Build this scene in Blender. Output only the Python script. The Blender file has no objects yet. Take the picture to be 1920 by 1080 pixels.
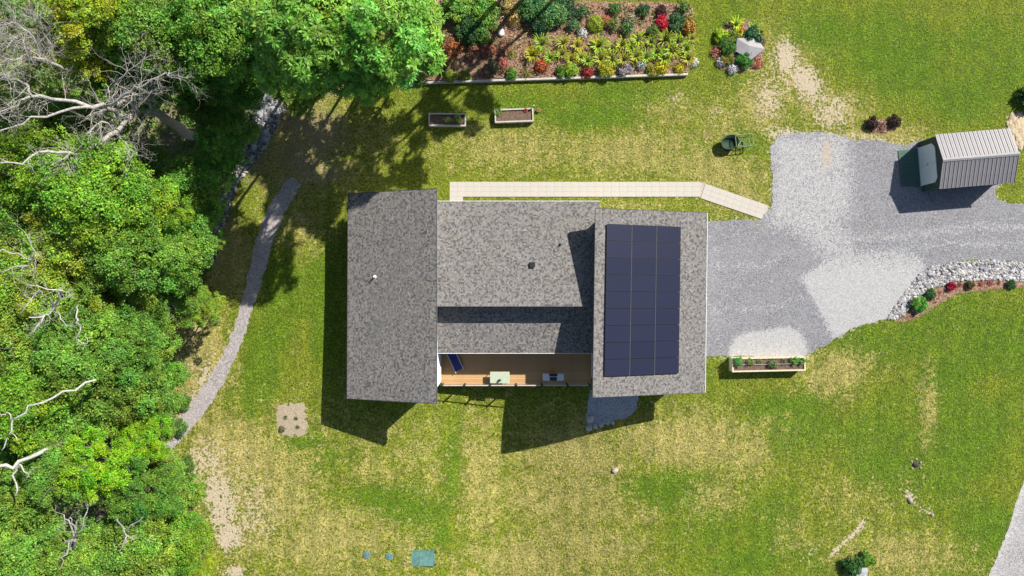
import bpy, bmesh, math, random
import numpy as np
from mathutils import Vector, Matrix
from mathutils.geometry import delaunay_2d_cdt, intersect_line_plane

random.seed(7)
RNG = np.random.default_rng(7)
scene = bpy.context.scene
COL = scene.collection

# ---------------------------------------------------------------- camera, sky, sun, exposure
CAM_H = 53.33
FPX = 1280.0
cam_data = bpy.data.cameras.new("drone_camera")
cam_data.lens = 24.0
cam_data.sensor_width = 36.0
cam_data.clip_end = 2000.0
cam = bpy.data.objects.new("drone_camera", cam_data)
cam.location = (0, 0, CAM_H)
cam.rotation_euler = (0, 0, 0)
COL.objects.link(cam)
scene.camera = cam

SUN = Vector((-0.81, -0.73, -1.0)).normalized()
elev = math.asin(-SUN.z)
world = bpy.data.worlds.new("World")
scene.world = world
world.use_nodes = True
wn = world.node_tree
bg = wn.nodes["Background"]
sky = wn.nodes.new("ShaderNodeTexSky")
sky.sky_type = 'NISHITA'
sky.sun_disc = False
sky.sun_elevation = elev
sky.sun_rotation = math.atan2(0.81, 0.73)
wn.links.new(sky.outputs[0], bg.inputs[0])
bg.inputs[1].default_value = 0.072
sun_data = bpy.data.lights.new("sun", 'SUN')
sun_data.energy = 5.0
sun_data.angle = math.radians(0.5)
sun_data.color = (1.0, 0.95, 0.87)
sun = bpy.data.objects.new("sun", sun_data)
sun.rotation_euler = SUN.to_track_quat('-Z', 'Y').to_euler()
sun.location = (30, 30, 60)
COL.objects.link(sun)
scene.view_settings.view_transform = 'Standard'
scene.view_settings.look = 'None'
scene.view_settings.gamma = 1.0
scene.view_settings.exposure = 0.62

# ---------------------------------------------------------------- geometry helpers
def gz(x, y):
    """ground height: level yard, falling away south of the house"""
    x = np.asarray(x, float); y = np.asarray(y, float)
    t = np.clip((1.0 - y) / 14.0, 0, 1)
    t = t * t * (3 - 2 * t)
    amp = 0.5 + 1.6 * np.exp(-((x - 0.5) / 6.0) ** 2)
    return -amp * t

def P(px, py, z=0.0):
    d = (CAM_H - z) / FPX
    return Vector(((px - 960) * d, (540 - py) * d, z))

def G(px, py, dz=0.0):
    z = 0.0
    for _ in range(6):
        p = P(px, py, z)
        z = float(gz(p.x, p.y)) + dz
    p = P(px, py, z)
    p.z = z
    return p

def on_plane(px, py, p0, n):
    a = Vector((0, 0, CAM_H)); b = P(px, py, 0)
    return intersect_line_plane(a, b, p0, n)

def mesh_obj(name, verts, faces, mat=None, parent=None, smooth=False):
    me = bpy.data.meshes.new(name)
    me.from_pydata([tuple(v) for v in verts], [], faces)
    if mat: me.materials.append(mat)
    if smooth:
        me.polygons.foreach_set("use_smooth", [True] * len(me.polygons))
    me.update()
    o = bpy.data.objects.new(name, me)
    COL.objects.link(o)
    if parent: o.parent = parent
    return o

def obj_from(name, me, parent=None, loc=(0, 0, 0), rot=(0, 0, 0), scale=(1, 1, 1)):
    o = bpy.data.objects.new(name, me)
    COL.objects.link(o)
    o.location = loc; o.rotation_euler = rot; o.scale = scale
    if parent: o.parent = parent
    return o

def tag(o, label, cat, group=None):
    o["label"] = label; o["category"] = cat
    if group: o["group"] = group
    return o

def thing(name, label, cat, loc=(0, 0, 0), rz=0.0, group=None):
    o = bpy.data.objects.new(name, None)
    COL.objects.link(o)
    o.location = loc; o.rotation_euler = (0, 0, rz)
    o.empty_display_size = 0.3
    return tag(o, label, cat, group)

class MB:
    def __init__(self): self.v = []; self.f = []
    def add(self, v, f):
        b = len(self.v)
        self.v += [tuple(p) for p in v]
        self.f += [tuple(i + b for i in q) for q in f]
    def box(self, x0, x1, y0, y1, z0, z1):
        self.add([(x0, y0, z0), (x1, y0, z0), (x1, y1, z0), (x0, y1, z0), (x0, y0, z1), (x1, y0, z1), (x1, y1, z1), (x0, y1, z1)],
                 [(0, 3, 2, 1), (4, 5, 6, 7), (0, 1, 5, 4), (1, 2, 6, 5), (2, 3, 7, 6), (3, 0, 4, 7)])
    def slab(self, top, t):
        """top: four corners (ccw from above); t thickness downwards"""
        top = [Vector(p) for p in top]
        n = (top[1] - top[0]).cross(top[3] - top[0]).normalized()
        if n.z < 0: n = -n
        bot = [p - n * t for p in top]
        self.add(bot + top, [(0, 3, 2, 1), (4, 5, 6, 7), (0, 1, 5, 4), (1, 2, 6, 5), (2, 3, 7, 6), (3, 0, 4, 7)])
    def tube(self, pts, rad, n=6, cap=True):
        pts = [Vector(p) for p in pts]
        b = len(self.v); m = len(pts)
        for i, p in enumerate(pts):
            d = (pts[min(i + 1, m - 1)] - pts[max(i - 1, 0)])
            if d.length < 1e-6: d = Vector((0, 0, 1))
            d.normalize()
            a = Vector((0, 0, 1)) if abs(d.z) < 0.9 else Vector((1, 0, 0))
            u = d.cross(a).normalized(); w = d.cross(u)
            r = rad[i] if isinstance(rad, (list, tuple)) else rad
            for k in range(n):
                t = 2 * math.pi * k / n
                self.v.append(tuple(p + u * (r * math.cos(t)) + w * (r * math.sin(t))))
        for i in range(m - 1):
            for k in range(n):
                k2 = (k + 1) % n
                self.f.append((b + i * n + k, b + i * n + k2, b + (i + 1) * n + k2, b + (i + 1) * n + k))
        if cap:
            self.f.append(tuple(b + k for k in range(n - 1, -1, -1)))
            self.f.append(tuple(b + (m - 1) * n + k for k in range(n)))
    def build(self, name, mat, parent=None, smooth=False):
        return mesh_obj(name, self.v, self.f, mat, parent, smooth)

# ---------------------------------------------------------------- material helpers
class NT:
    def __init__(self, name):
        self.m = bpy.data.materials.new(name); self.m.use_nodes = True
        self.t = self.m.node_tree; self.p = self.t.nodes["Principled BSDF"]
        self.tc = None
    def n(self, ty, **kw):
        nd = self.t.nodes.new(ty)
        for k, v in kw.items(): setattr(nd, k, v)
        return nd
    def set(self, sock, v):
        if isinstance(v, bpy.types.NodeSocket): self.t.links.new(v, sock)
        elif v is not None:
            if isinstance(v, (tuple, list)) and len(v) == 3 and sock.type == 'RGBA': v = (*v, 1)
            sock.default_value = v
    def coord(self):
        if not self.tc: self.tc = self.n("ShaderNodeTexCoord")
        return self.tc.outputs["Object"]
    def geo(self): return self.n("ShaderNodeNewGeometry").outputs["Position"]
    def noise(self, scale, detail=3, rough=0.55, vec=None, col=False, dist=0.0):
        nd = self.n("ShaderNodeTexNoise")
        self.set(nd.inputs["Vector"], vec or self.coord())
        nd.inputs["Scale"].default_value = scale; nd.inputs["Detail"].default_value = detail
        nd.inputs["Roughness"].default_value = rough; nd.inputs["Distortion"].default_value = dist
        return nd.outputs["Color" if col else "Fac"]
    def voro(self, scale, vec=None, out="Distance", feature='F1'):
        nd = self.n("ShaderNodeTexVoronoi", feature=feature)
        self.set(nd.inputs["Vector"], vec or self.coord()); nd.inputs["Scale"].default_value = scale
        return nd.outputs[out]
    def math(self, op, a, b=None, c=None, clamp=False):
        nd = self.n("ShaderNodeMath", operation=op, use_clamp=clamp)
        self.set(nd.inputs[0], a)
        if b is not None: self.set(nd.inputs[1], b)
        if c is not None: self.set(nd.inputs[2], c)
        return nd.outputs[0]
    def step(self, v, lo, hi, o0=0.0, o1=1.0):
        nd = self.n("ShaderNodeMapRange", interpolation_type='SMOOTHSTEP')
        self.set(nd.inputs["Value"], v)
        nd.inputs["From Min"].default_value = lo; nd.inputs["From Max"].default_value = hi
        nd.inputs["To Min"].default_value = o0; nd.inputs["To Max"].default_value = o1
        return nd.outputs["Result"]
    def mix(self, f, a, b, mode='MIX'):
        nd = self.n("ShaderNodeMix", data_type='RGBA', blend_type=mode)
        self.set(nd.inputs[0], f); self.set(nd.inputs[6], a); self.set(nd.inputs[7], b)
        return nd.outputs[2]
    def attr(self, name, out="Fac"):
        return self.n("ShaderNodeAttribute", attribute_name=name).outputs[out]
    def ramp(self, f, stops):
        nd = self.n("ShaderNodeValToRGB"); self.set(nd.inputs[0], f)
        e = nd.color_ramp.elements
        while len(e) < len(stops): e.new(0.5)
        for i, (p, c) in enumerate(stops): e[i].position = p; e[i].color = (*c, 1)
        return nd.outputs[0]
    def bump(self, h, strength=0.5, dist=0.02):
        nd = self.n("ShaderNodeBump"); self.set(nd.inputs["Height"], h)
        nd.inputs["Strength"].default_value = strength; nd.inputs["Distance"].default_value = dist
        self.t.links.new(nd.outputs[0], self.p.inputs["Normal"])
    def done(self, col=None, rough=0.8, metal=0.0, spec=None):
        self.set(self.p.inputs["Base Color"], col); self.set(self.p.inputs["Roughness"], rough)
        self.p.inputs["Metallic"].default_value = metal
        if spec is not None: self.p.inputs["Specular IOR Level"].default_value = spec
        return self.m

def simple(name, col, rough=0.7, metal=0.0, var=0.25, scale=6.0, spec=None, bump=0.0, fine=None):
    t = NT(name)
    f = t.noise(scale, 4, 0.6)
    f = t.step(f, 0.3, 0.7)
    c = t.mix(f, tuple(x * (1 - var) for x in col), tuple(min(1, x * (1 + var)) for x in col))
    if fine:
        g = t.step(t.noise(fine, 2, 0.6), 0.35, 0.65)
        c = t.mix(t.math('MULTIPLY', g, 0.35), c, tuple(x * 0.55 for x in col))
    if bump: t.bump(t.noise(scale * 4, 3), bump, 0.02)
    return t.done(c, rough, metal, spec)

# ground
def ground_material():
    t = NT("lawn_ground")
    big = t.noise(0.16, 4, 0.6); mid = t.noise(0.9, 4, 0.65); fin = t.noise(5.5, 3, 0.7); xf = t.noise(13, 3, 0.75)
    xf2 = t.noise(24, 2, 0.7)
    dry, bare, lush, lit = (t.attr(a) for a in ("dry", "bare", "lush", "litter"))
    xc = t.math('ADD', t.math('MULTIPLY', xf, 0.6), t.math('MULTIPLY', fin, 0.4))
    # two greens
    g = t.mix(t.step(xc, 0.40, 0.60), (0.044, 0.070, 0.005), (0.31, 0.355, 0.026))
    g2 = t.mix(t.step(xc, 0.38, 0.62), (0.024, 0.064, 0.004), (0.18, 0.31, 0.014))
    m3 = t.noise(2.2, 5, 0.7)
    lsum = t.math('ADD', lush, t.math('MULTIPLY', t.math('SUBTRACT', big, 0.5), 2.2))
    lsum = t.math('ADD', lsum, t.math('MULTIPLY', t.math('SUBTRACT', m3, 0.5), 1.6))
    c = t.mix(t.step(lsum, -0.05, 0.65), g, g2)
    d = t.mix(t.step(xc, 0.38, 0.62), (0.14, 0.12, 0.025), (0.62, 0.53, 0.19))
    ds = t.math('ADD', dry, t.math('MULTIPLY', t.math('SUBTRACT', m3, 0.5), 2.0))
    ds = t.math('ADD', ds, t.math('MULTIPLY', t.math('SUBTRACT', fin, 0.5), 1.2))
    ds = t.math('ADD', ds, t.math('MULTIPLY', t.math('SUBTRACT', mid, 0.5), 1.2))
    ds = t.math('ADD', ds, t.math('MULTIPLY', lush, -0.35))
    c = t.mix(t.step(ds, 0.12, 0.62, 0, 0.95), c, d)
    st = t.n("ShaderNodeTexWave", wave_type='BANDS', bands_direction='X'); t.set(st.inputs[0], t.coord())
    st.inputs["Scale"].default_value = 0.19; st.inputs["Distortion"].default_value = 3.0; st.inputs["Detail"].default_value = 2; st.inputs["Detail Scale"].default_value = 0.4
    c = t.mix(t.step(st.outputs["Fac"], 0.2, 0.8, 0.0, 0.20), c, (0.05, 0.11, 0.008))
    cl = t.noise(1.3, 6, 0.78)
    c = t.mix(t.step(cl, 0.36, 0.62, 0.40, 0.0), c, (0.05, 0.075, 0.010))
    # bare soil
    bs = t.math('ADD', bare, t.math('MULTIPLY', t.math('SUBTRACT', fin, 0.5), 2.2))
    bs = t.math('ADD', bs, t.math('MULTIPLY', t.math('SUBTRACT', m3, 0.5), 1.5))
    soil = t.mix(t.step(xf2, 0.3, 0.7), (0.34, 0.27, 0.18), (0.66, 0.56, 0.41))
    c = t.mix(t.step(bs, 0.48, 0.68), c, soil)
    ls = t.math('ADD', lit, t.math('MULTIPLY', t.math('SUBTRACT', fin, 0.5), 1.2))
    litter = t.mix(t.step(xf2, 0.3, 0.7), (0.13, 0.10, 0.06), (0.40, 0.32, 0.21))
    c = t.mix(t.step(ls, 0.35, 0.8), c, litter)
    t.bump(t.math('ADD', xf, t.math('MULTIPLY', fin, 0.8)), 0.9, 0.09)
    return t.done(c, 0.9, spec=0.15)

def gravel_material(name, base, pale, stain=False, scale=1.0):
    t = NT(name)
    v = t.voro(16 * scale, out="Color"); sep = t.n("ShaderNodeSeparateColor"); t.set(sep.inputs[0], v)
    vn = t.noise(20 * scale, 3, 0.7)
    mid = t.noise(0.55, 4, 0.6); m2 = t.noise(3.2, 4, 0.7)
    a = t.mix(t.step(sep.outputs[0], 0.1, 0.9), tuple(x * 0.62 for x in base), tuple(min(1, x * 1.42) for x in base))
    a = t.mix(t.step(vn, 0.35, 0.7, 0, 0.5), a, tuple(x * 0.7 for x in base))
    b = t.mix(t.step(sep.outputs[0], 0.0, 1.0), tuple(x * 0.80 for x in pale), tuple(min(1, x * 1.15) for x in pale))
    b = t.mix(t.step(vn, 0.5, 0.75, 0, 0.35), b, tuple(x * 0.6 for x in pale))
    a = t.mix(t.step(mid, 0.35, 0.7, 0, 0.35), a, tuple(x * 1.25 for x in base))
    f = t.math('ADD', t.attr("pale"), t.math('MULTIPLY', t.math('SUBTRACT', m2, 0.5), 1.5))
    f = t.math('ADD', f, t.math('MULTIPLY', t.math('SUBTRACT', sep.outputs[1], 0.5), 0.8))
    c = t.mix(t.step(f, 0.25, 0.75), a, b)
    s = t.math('ADD', t.attr("stain"), t.math('MULTIPLY', t.math('SUBTRACT', m2, 0.5), 0.9))
    c = t.mix(t.step(s, 0.3, 1.0, 0, 0.7), c, (0.46, 0.34, 0.22))
    t.bump(t.math('ADD', sep.outputs[0], vn), 0.6, 0.03)
    return t.done(c, 0.9, spec=0.2)

def mulch_material():
    t = NT("mulch")
    v = t.voro(13, out="Color"); sep = t.n("ShaderNodeSeparateColor"); t.set(sep.inputs[0], v)
    m = t.noise(1.2, 4, 0.6); x = t.noise(15, 3, 0.7)
    c = t.ramp(sep.outputs[0], [(0.0, (0.07, 0.035, 0.025)), (0.35, (0.20, 0.105, 0.07)), (0.7, (0.33, 0.20, 0.14)), (1.0, (0.46, 0.33, 0.25))])
    c = t.mix(t.step(x, 0.45, 0.7, 0, 0.6), c, (0.13, 0.06, 0.035))
    c = t.mix(t.step(m, 0.4, 0.7, 0, 0.35), c, (0.42, 0.27, 0.17))
    t.bump(t.math('ADD', sep.outputs[0], x), 0.9, 0.06)
    return t.done(c, 0.9, spec=0.15)

def leaf_material(name="leaf", trans=0.3):
    t = NT(name)
    oi = t.n("ShaderNodeObjectInfo")
    tint = t.attr("tint", "Color")
    c = t.mix(1.0, oi.outputs["Color"], tint, 'MULTIPLY')
    t.set(t.p.inputs["Base Color"], c)
    t.p.inputs["Roughness"].default_value = 0.5
    t.p.inputs["Specular IOR Level"].default_value = 0.35
    tr = t.n("ShaderNodeBsdfTranslucent"); t.set(tr.inputs[0], c)
    mx = t.n("ShaderNodeMixShader"); mx.inputs[0].default_value = trans
    t.t.links.new(t.p.outputs[0], mx.inputs[1]); t.t.links.new(tr.outputs[0], mx.inputs[2])
    out = t.t.nodes["Material Output"]; t.t.links.new(mx.outputs[0], out.inputs[0])
    return t.m

def tint_material(name, rough=0.85, bumpy=0.4, scale=30, spec=0.2, spot=0.35):
    """colour carried per face (tabs, stones) with grain"""
    t = NT(name)
    c = t.attr("tint", "Color")
    n = t.noise(scale, 3, 0.7)
    c2 = t.mix(t.step(n, 0.35, 0.7, 0, spot), c, (0.06, 0.06, 0.06))
    t.bump(n, bumpy, 0.01)
    return t.done(c2, rough, spec=spec)

def bark_material(name, a, b):
    t = NT(name)
    n = t.noise(9, 4, 0.7); n2 = t.noise(2.0, 3, 0.6)
    c = t.mix(t.step(n, 0.35, 0.65), a, b)
    c = t.mix(t.step(n2, 0.5, 0.75, 0, 0.5), c, tuple(x * 0.5 for x in a))
    t.bump(n, 0.6, 0.03)
    return t.done(c, 0.9, spec=0.1)

M = {}
M["ground"] = ground_material()
M["gravel"] = gravel_material("driveway_gravel", (0.215, 0.213, 0.225), (0.395, 0.39, 0.385))
M["pathgravel"] = gravel_material("path_gravel", (0.33, 0.30, 0.29), (0.44, 0.41, 0.39), scale=0.9)
M["road"] = gravel_material("road_gravel", (0.33, 0.315, 0.315), (0.44, 0.425, 0.41))
M["patio"] = gravel_material("patio_gravel", (0.33, 0.35, 0.38), (0.48, 0.49, 0.5))
M["mulch"] = mulch_material()
M["leaf"] = leaf_material("leaf")
M["petal"] = leaf_material("petal", 0.15)
M["shingle"] = tint_material("asphalt_shingle", 0.9, 0.15, 40, 0.15, 0.3)
M["stone"] = tint_material("field_stone", 0.85, 0.6, 14, 0.25, 0.3)
M["bark"] = bark_material("bark", (0.10, 0.085, 0.07), (0.20, 0.18, 0.15))
M["deadwood"] = bark_material("dead_wood", (0.28, 0.26, 0.235), (0.50, 0.47, 0.43))
M["birch"] = bark_material("birch_bark", (0.34, 0.33, 0.30), (0.52, 0.51, 0.475))
M["underlay"] = simple("roof_underlay", (0.14, 0.135, 0.13), 0.9, scale=4)
M["darkfascia"] = simple("dark_fascia", (0.035, 0.04, 0.05), 0.6, var=0.1)
M["whitetrim"] = simple("white_trim", (0.72, 0.72, 0.70), 0.5, var=0.06)
M["siding"] = simple("pale_siding", (0.62, 0.64, 0.64), 0.6, var=0.05, scale=1.5)
M["concrete"] = simple("concrete_footing", (0.38, 0.38, 0.37), 0.9, var=0.15, scale=3)
M["glass"] = simple("window_glass", (0.03, 0.04, 0.05), 0.08, var=0.1, spec=0.8)
M["black"] = simple("black_metal", (0.015, 0.015, 0.017), 0.45, var=0.1)
M["steel"] = simple("brushed_steel", (0.62, 0.64, 0.66), 0.35, var=0.08)
M["grate"] = simple("grill_grate", (0.03, 0.035, 0.04), 0.5, var=0.3, scale=20)
M["cushion"] = simple("navy_sling", (0.02, 0.03, 0.18), 0.8, var=0.15, scale=12)
M["rail"] = simple("deck_rail", (0.50, 0.42, 0.36), 0.6, var=0.1)
M["tableglass"] = simple("frosted_table_glass", (0.42, 0.47, 0.36), 0.3, var=0.05)
M["jug"] = simple("teal_jug", (0.05, 0.10, 0.10), 0.35, var=0.2)
M["timber"] = simple("weathered_timber", (0.50, 0.46, 0.41), 0.85, var=0.15, scale=5, bump=0.3, fine=22)
M["freshwood"] = simple("pale_new_wood", (0.60, 0.53, 0.38), 0.7, var=0.1, scale=5, bump=0.2, fine=24)
M["planterwood"] = simple("grey_planter_wood", (0.50, 0.46, 0.39), 0.85, var=0.2, scale=7, bump=0.3, fine=22)
M["soil"] = simple("potting_soil", (0.15, 0.095, 0.065), 0.95, var=0.5, scale=10, bump=0.8, fine=25)
M["shedgreen"] = simple("dark_green_siding", (0.030, 0.062, 0.048), 0.7, var=0.1, scale=3)
M["rampgreen"] = simple("green_ramp_board", (0.050, 0.115, 0.088), 0.75, var=0.15, scale=4, fine=18)
M["doorblue"] = simple("pale_shed_door", (0.60, 0.66, 0.70), 0.5, var=0.04)
M["septic"] = simple("septic_lid_green", (0.10, 0.22, 0.19), 0.6, var=0.25, scale=3, fine=16)
M["septic2"] = simple("septic_lid_teal", (0.10, 0.19, 0.20), 0.6, var=0.3, scale=6, fine=16)
M["cartgreen"] = simple("cart_green_plastic", (0.012, 0.04, 0.016), 0.75, var=0.2)
M["cartframe"] = simple("cart_frame_pale", (0.13, 0.21, 0.09), 0.5, var=0.15)
M["straw"] = simple("straw", (0.50, 0.40, 0.26), 0.95, var=0.3, scale=6, bump=1.0, fine=16)

def wood_boards(name, a, b):
    t = NT(name)
    mp = t.n("ShaderNodeMapping"); t.set(mp.inputs[0], t.coord()); mp.inputs["Scale"].default_value = (0.5, 14, 14)
    n = t.noise(2.0, 4, 0.6, vec=mp.outputs[0])
    oi = t.n("ShaderNodeObjectInfo")
    c = t.mix(t.step(n, 0.3, 0.7), a, b)
    c = t.mix(t.math('MULTIPLY', oi.outputs["Random"], 0.4), c, tuple(x * 0.7 for x in a))
    return t.done(c, 0.65)
M["deckboard"] = wood_boards("deck_board", (0.44, 0.25, 0.105), (0.60, 0.37, 0.165))

def paver_mat():
    t = NT("pale_paver")
    oi = t.n("ShaderNodeObjectInfo")
    n = t.noise(14, 3, 0.6)
    c = t.mix(t.step(n, 0.3, 0.7), (0.425, 0.39, 0.335), (0.48, 0.445, 0.39))
    c = t.mix(t.math('MULTIPLY', oi.outputs["Random"], 0.25), c, (0.41, 0.375, 0.325))
    t.bump(n, 0.2, 0.01)
    return t.done(c, 0.85)
M["paver"] = paver_mat()

def solar_mat():
    t = NT("solar_cells")
    br = t.n("ShaderNodeTexBrick"); t.set(br.inputs["Vector"], t.coord())
    br.offset = 0.0; br.inputs["Scale"].default_value = 1.0
    br.inputs["Brick Width"].default_value = 0.16; br.inputs["Row Height"].default_value = 0.16; br.inputs["Mortar Size"].default_value = 0.004
    br.inputs["Color1"].default_value = (0.011, 0.014, 0.034, 1); br.inputs["Color2"].default_value = (0.012, 0.015, 0.037, 1)
    br.inputs["Mortar"].default_value = (0.03, 0.03, 0.05, 1)
    oi = t.n("ShaderNodeObjectInfo")
    c = t.mix(t.math('MULTIPLY', oi.outputs["Random"], 0.5), br.outputs["Color"], (0.019, 0.021, 0.044))
    return t.done(c, 0.25, spec=0.45)
M["solar"] = solar_mat()

def metal_roof_mat(name, col):
    t = NT(name)
    n = t.noise(1.5, 3, 0.6)
    c = t.mix(t.step(n, 0.3, 0.7), tuple(x * 0.92 for x in col), tuple(x * 1.06 for x in col))
    return t.done(c, 0.5, 0.0, 0.5)
M["metalroof"] = metal_roof_mat("taupe_metal_roof", (0.20, 0.19, 0.20))
M["ridgecap"] = metal_roof_mat("ridge_cap_metal", (0.28, 0.268, 0.28))

def set_tint(me, cols, domain='FACE'):
    a = me.color_attributes.new("tint", 'FLOAT_COLOR', 'CORNER')
    ls = np.zeros(len(me.polygons), int); me.polygons.foreach_get("loop_total", ls)
    c = np.repeat(np.asarray(cols, float), ls, axis=0)
    c = np.concatenate([c, np.ones((len(c), 1))], 1)
    a.data.foreach_set("color", c.astype(np.float32).ravel())

# ---------------------------------------------------------------- 2D fields
def inpoly(x, y, poly):
    x = np.asarray(x); y = np.asarray(y)
    r = np.zeros(x.shape, bool)
    n = len(poly); j = n - 1
    for i in range(n):
        xi, yi = poly[i]; xj, yj = poly[j]
        c = ((yi > y) != (yj > y)) & (x < (xj - xi) * (y - yi) / (yj - yi + 1e-12) + xi)
        r ^= c; j = i
    return r

def poly_dist(x, y, poly, closed=True):
    d = np.full(np.shape(x), 1e9)
    n = len(poly)
    for i in range(n if closed else n - 1):
        ax, ay = poly[i]; bx, by = poly[(i + 1) % n]
        vx, vy = bx - ax, by - ay
        L = vx * vx + vy * vy + 1e-12
        t = np.clip(((x - ax) * vx + (y - ay) * vy) / L, 0, 1)
        d = np.minimum(d, np.hypot(x - ax - t * vx, y - ay - t * vy))
    return d

def W2(px_list):
    return [(G(a, b).x, G(a, b).y) for a, b in px_list]

def soft_poly(x, y, poly_px, soft):
    poly = W2(poly_px)
    d = poly_dist(x, y, poly); s = np.where(inpoly(x, y, poly), d, -d)
    return np.clip(0.5 + s / (2 * soft), 0, 1)

def blobs(x, y, lst):
    r = np.zeros(np.shape(x))
    for (px, py, rx, ry, rot, s) in lst:
        c = G(px, py); rx /= 24; ry /= 24; a = math.radians(rot)
        dx = x - c.x; dy = y - c.y
        u = dx * math.cos(a) + dy * math.sin(a); v = -dx * math.sin(a) + dy * math.cos(a)
        q = (u / rx) ** 2 + (v / ry) ** 2
        r = np.maximum(r, s * np.exp(-q * 0.9)) if True else r
    return r

DRY = [(960, 275, 150, 50, 0, .55), (1180, 285, 150, 50, 0, .6), (1340, 320, 110, 50, -10, .65), (1380, 370, 70, 40, -20, .6), (1260, 200, 70, 40, 0, .5),
       (1350, 240, 60, 60, 0, .45), (430, 850, 80, 70, 0, .85), (500, 920, 110, 140, 0, .55), (620, 1010, 160, 80, 0, .5), (720, 870, 160, 90, 0, .3),
       (900, 900, 50, 110, 0, .5), (1080, 850, 110, 70, 0, .6), (1290, 830, 140, 55, 0, .75), (1390, 850, 70, 50, -20, .65), (1060, 930, 160, 60, 0, .5),
       (990, 1050, 120, 50, 0, .55), (1100, 1030, 140, 60, 0, .5), (1330, 935, 60, 55, 0, .55), (1570, 690, 70, 40, 20, .85), (1555, 720, 40, 40, 0, .5),
       (1740, 760, 22, 85, 0, .65), (1700, 1040, 150, 50, 0, .55), (1620, 930, 120, 70, 0, .35), (1500, 150, 50, 110, 35, .7), (1570, 210, 70, 50, 0, .65),
       (1430, 190, 60, 70, 0, .7), (1650, 255, 90, 22, 0, .8), (375, 640, 50, 95, 18, 1.0), (345, 700, 35, 60, 0, .9), (360, 700, 30, 60, 0, .8), (430, 490, 50, 70, 0, .85),
       (560, 270, 90, 110, -30, .75), (560, 420, 60, 60, 0, .6), (650, 330, 80, 60, 0, .4), (700, 260, 60, 60, 0, .4), (1450, 800, 80, 40, 0, .4), (1100, 385, 200, 10, 0, .5),
       (1240, 720, 20, 20, 0, .3), (1500, 260, 60, 14, 0, .7), (560, 870, 70, 50, 0, .45), (1480, 1000, 60, 50, 0, .35), (1200, 960, 60, 60, 0, .3)]
LUSH = [(1640, 870, 70, 50, 0, .9), (1780, 700, 60, 40, 20, .9), (1450, 760, 50, 30, 0, .9), (1250, 920, 70, 35, 0, .9), (700, 930, 80, 30, -5, .8), (620, 860, 50, 25, 0, .6), (1100, 220, 90, 25, 0, .8), (1560, 60, 60, 30, 0, .8), (1800, 180, 70, 40, 0, .8), (1400, 1050, 60, 30, 0, .9), (540, 560, 40, 60, 0, .6), (850, 880, 18, 95, 0, .8), (1680, 630, 140, 50, 10, .75), (1860, 640, 110, 90, 0, .7), (1800, 830, 130, 110, 0, .7), (1500, 790, 70, 70, 0, .6),
        (1720, 100, 200, 90, 0, .7), (1620, 60, 120, 60, 0, .6), (500, 650, 40, 190, -12, .7), (780, 960, 70, 26, -5, .9), (570, 830, 45, 14, 0, .8), (600, 600, 25, 150, 0, .5),
        (1850, 980, 60, 60, 0, .9), (1360, 50, 60, 100, 0, .6), (1000, 200, 120, 30, 0, .6), (1350, 1000, 120, 60, 0, .6), (1640, 820, 100, 80, 0, .5), (1450, 950, 80, 60, 0, .4),
        (830, 1000, 20, 25, 0, .8), (1400, 270, 40, 30, 0, .6), (640, 850, 60, 30, 0, .4), (1890, 130, 60, 90, 0, .6), (1200, 175, 160, 26, 0, .5)]
BARE = [(1475, 108, 26, 38, 20, .98), (1512, 155, 30, 55, 35, .9), (1560, 210, 46, 45, 30, .7), (1440, 185, 38, 50, 0, .66), (1460, 150, 30, 60, 20, .5), (1470, 250, 50, 16, 0, .72), (1385, 235, 30, 30, 0, .3),
        (415, 945, 38, 95, 12, .84), (450, 870, 60, 60, 0, .36), (470, 960, 60, 90, 0, .52), (395, 860, 45, 50, 0, .62), (430, 1005, 32, 36, 0, .92), (370, 870, 26, 44, 15, .62), (440, 1073, 26, 14, 0, .9), (350, 770, 24, 55, -35, .8), (385, 700, 16, 55, -20, .70), (360, 650, 30, 70, 0, .45),
        (1270, 182, 20, 12, 0, .5), (1340, 210, 30, 30, 0, .38), (1155, 880, 8, 9, 0, .75), (1600, 1000, 4, 34, 0, .1), (1705, 930, 14, 14, 0, .75), (1738, 958, 16, 10, -30, .55),
        (1293, 1000, 8, 16, 10, .5), (1610, 255, 60, 8, 0, .6), (545, 788, 20, 22, 0, .3), (1270, 718, 16, 5, 0, .5), (1215, 757, 20, 6, 0, .5), (1650, 262, 60, 8, -5, .65),
        (730, 1060, 16, 6, 0, .4), (787, 1046, 38, 20, 0, .45), (1730, 1045, 60, 12, 20, .3), (590, 320, 60, 20, 30, .55), (1365, 80, 22, 12, 0, .3), (1905, 230, 22, 22, 0, .7),
        (1440, 405, 14, 20, 0, .5), (450, 300, 20, 90, -20, .35)]
LINES = [([(1622, 975), (1612, 992), (1585, 1015), (1560, 1040)], 6, .85), ([(1700, 920), (1712, 940), (1750, 968)], 6, .6), ([(1545, 1015), (1500, 1050)], 4, .5)]
WOODS = [(-700, -400), (430, -400), (560, 60), (560, 150), (520, 165), (470, 240), (440, 300), (400, 400), (375, 470), (330, 560), (305, 640), (315, 700), (335, 760), (310, 830), (350, 900), (365, 1000), (380, 1300), (-700, 1300)]
BROWN = [(600, 250, 80, 70, -30, .7), (560, 300, 70, 50, -30, .7), (620, 330, 60, 22, 30, .65), (690, 165, 50, 18, 0, .6), (510, 190, 60, 60, 0, .8), (560, 220, 80, 60, 0, .65), (630, 165, 60, 25, 0, .75), (480, 300, 40, 80, -20, .6), (540, 340, 80, 50, 20, .5), (720, 150, 60, 12, 0, .5), (430, 400, 30, 80, -15, .5)]

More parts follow.
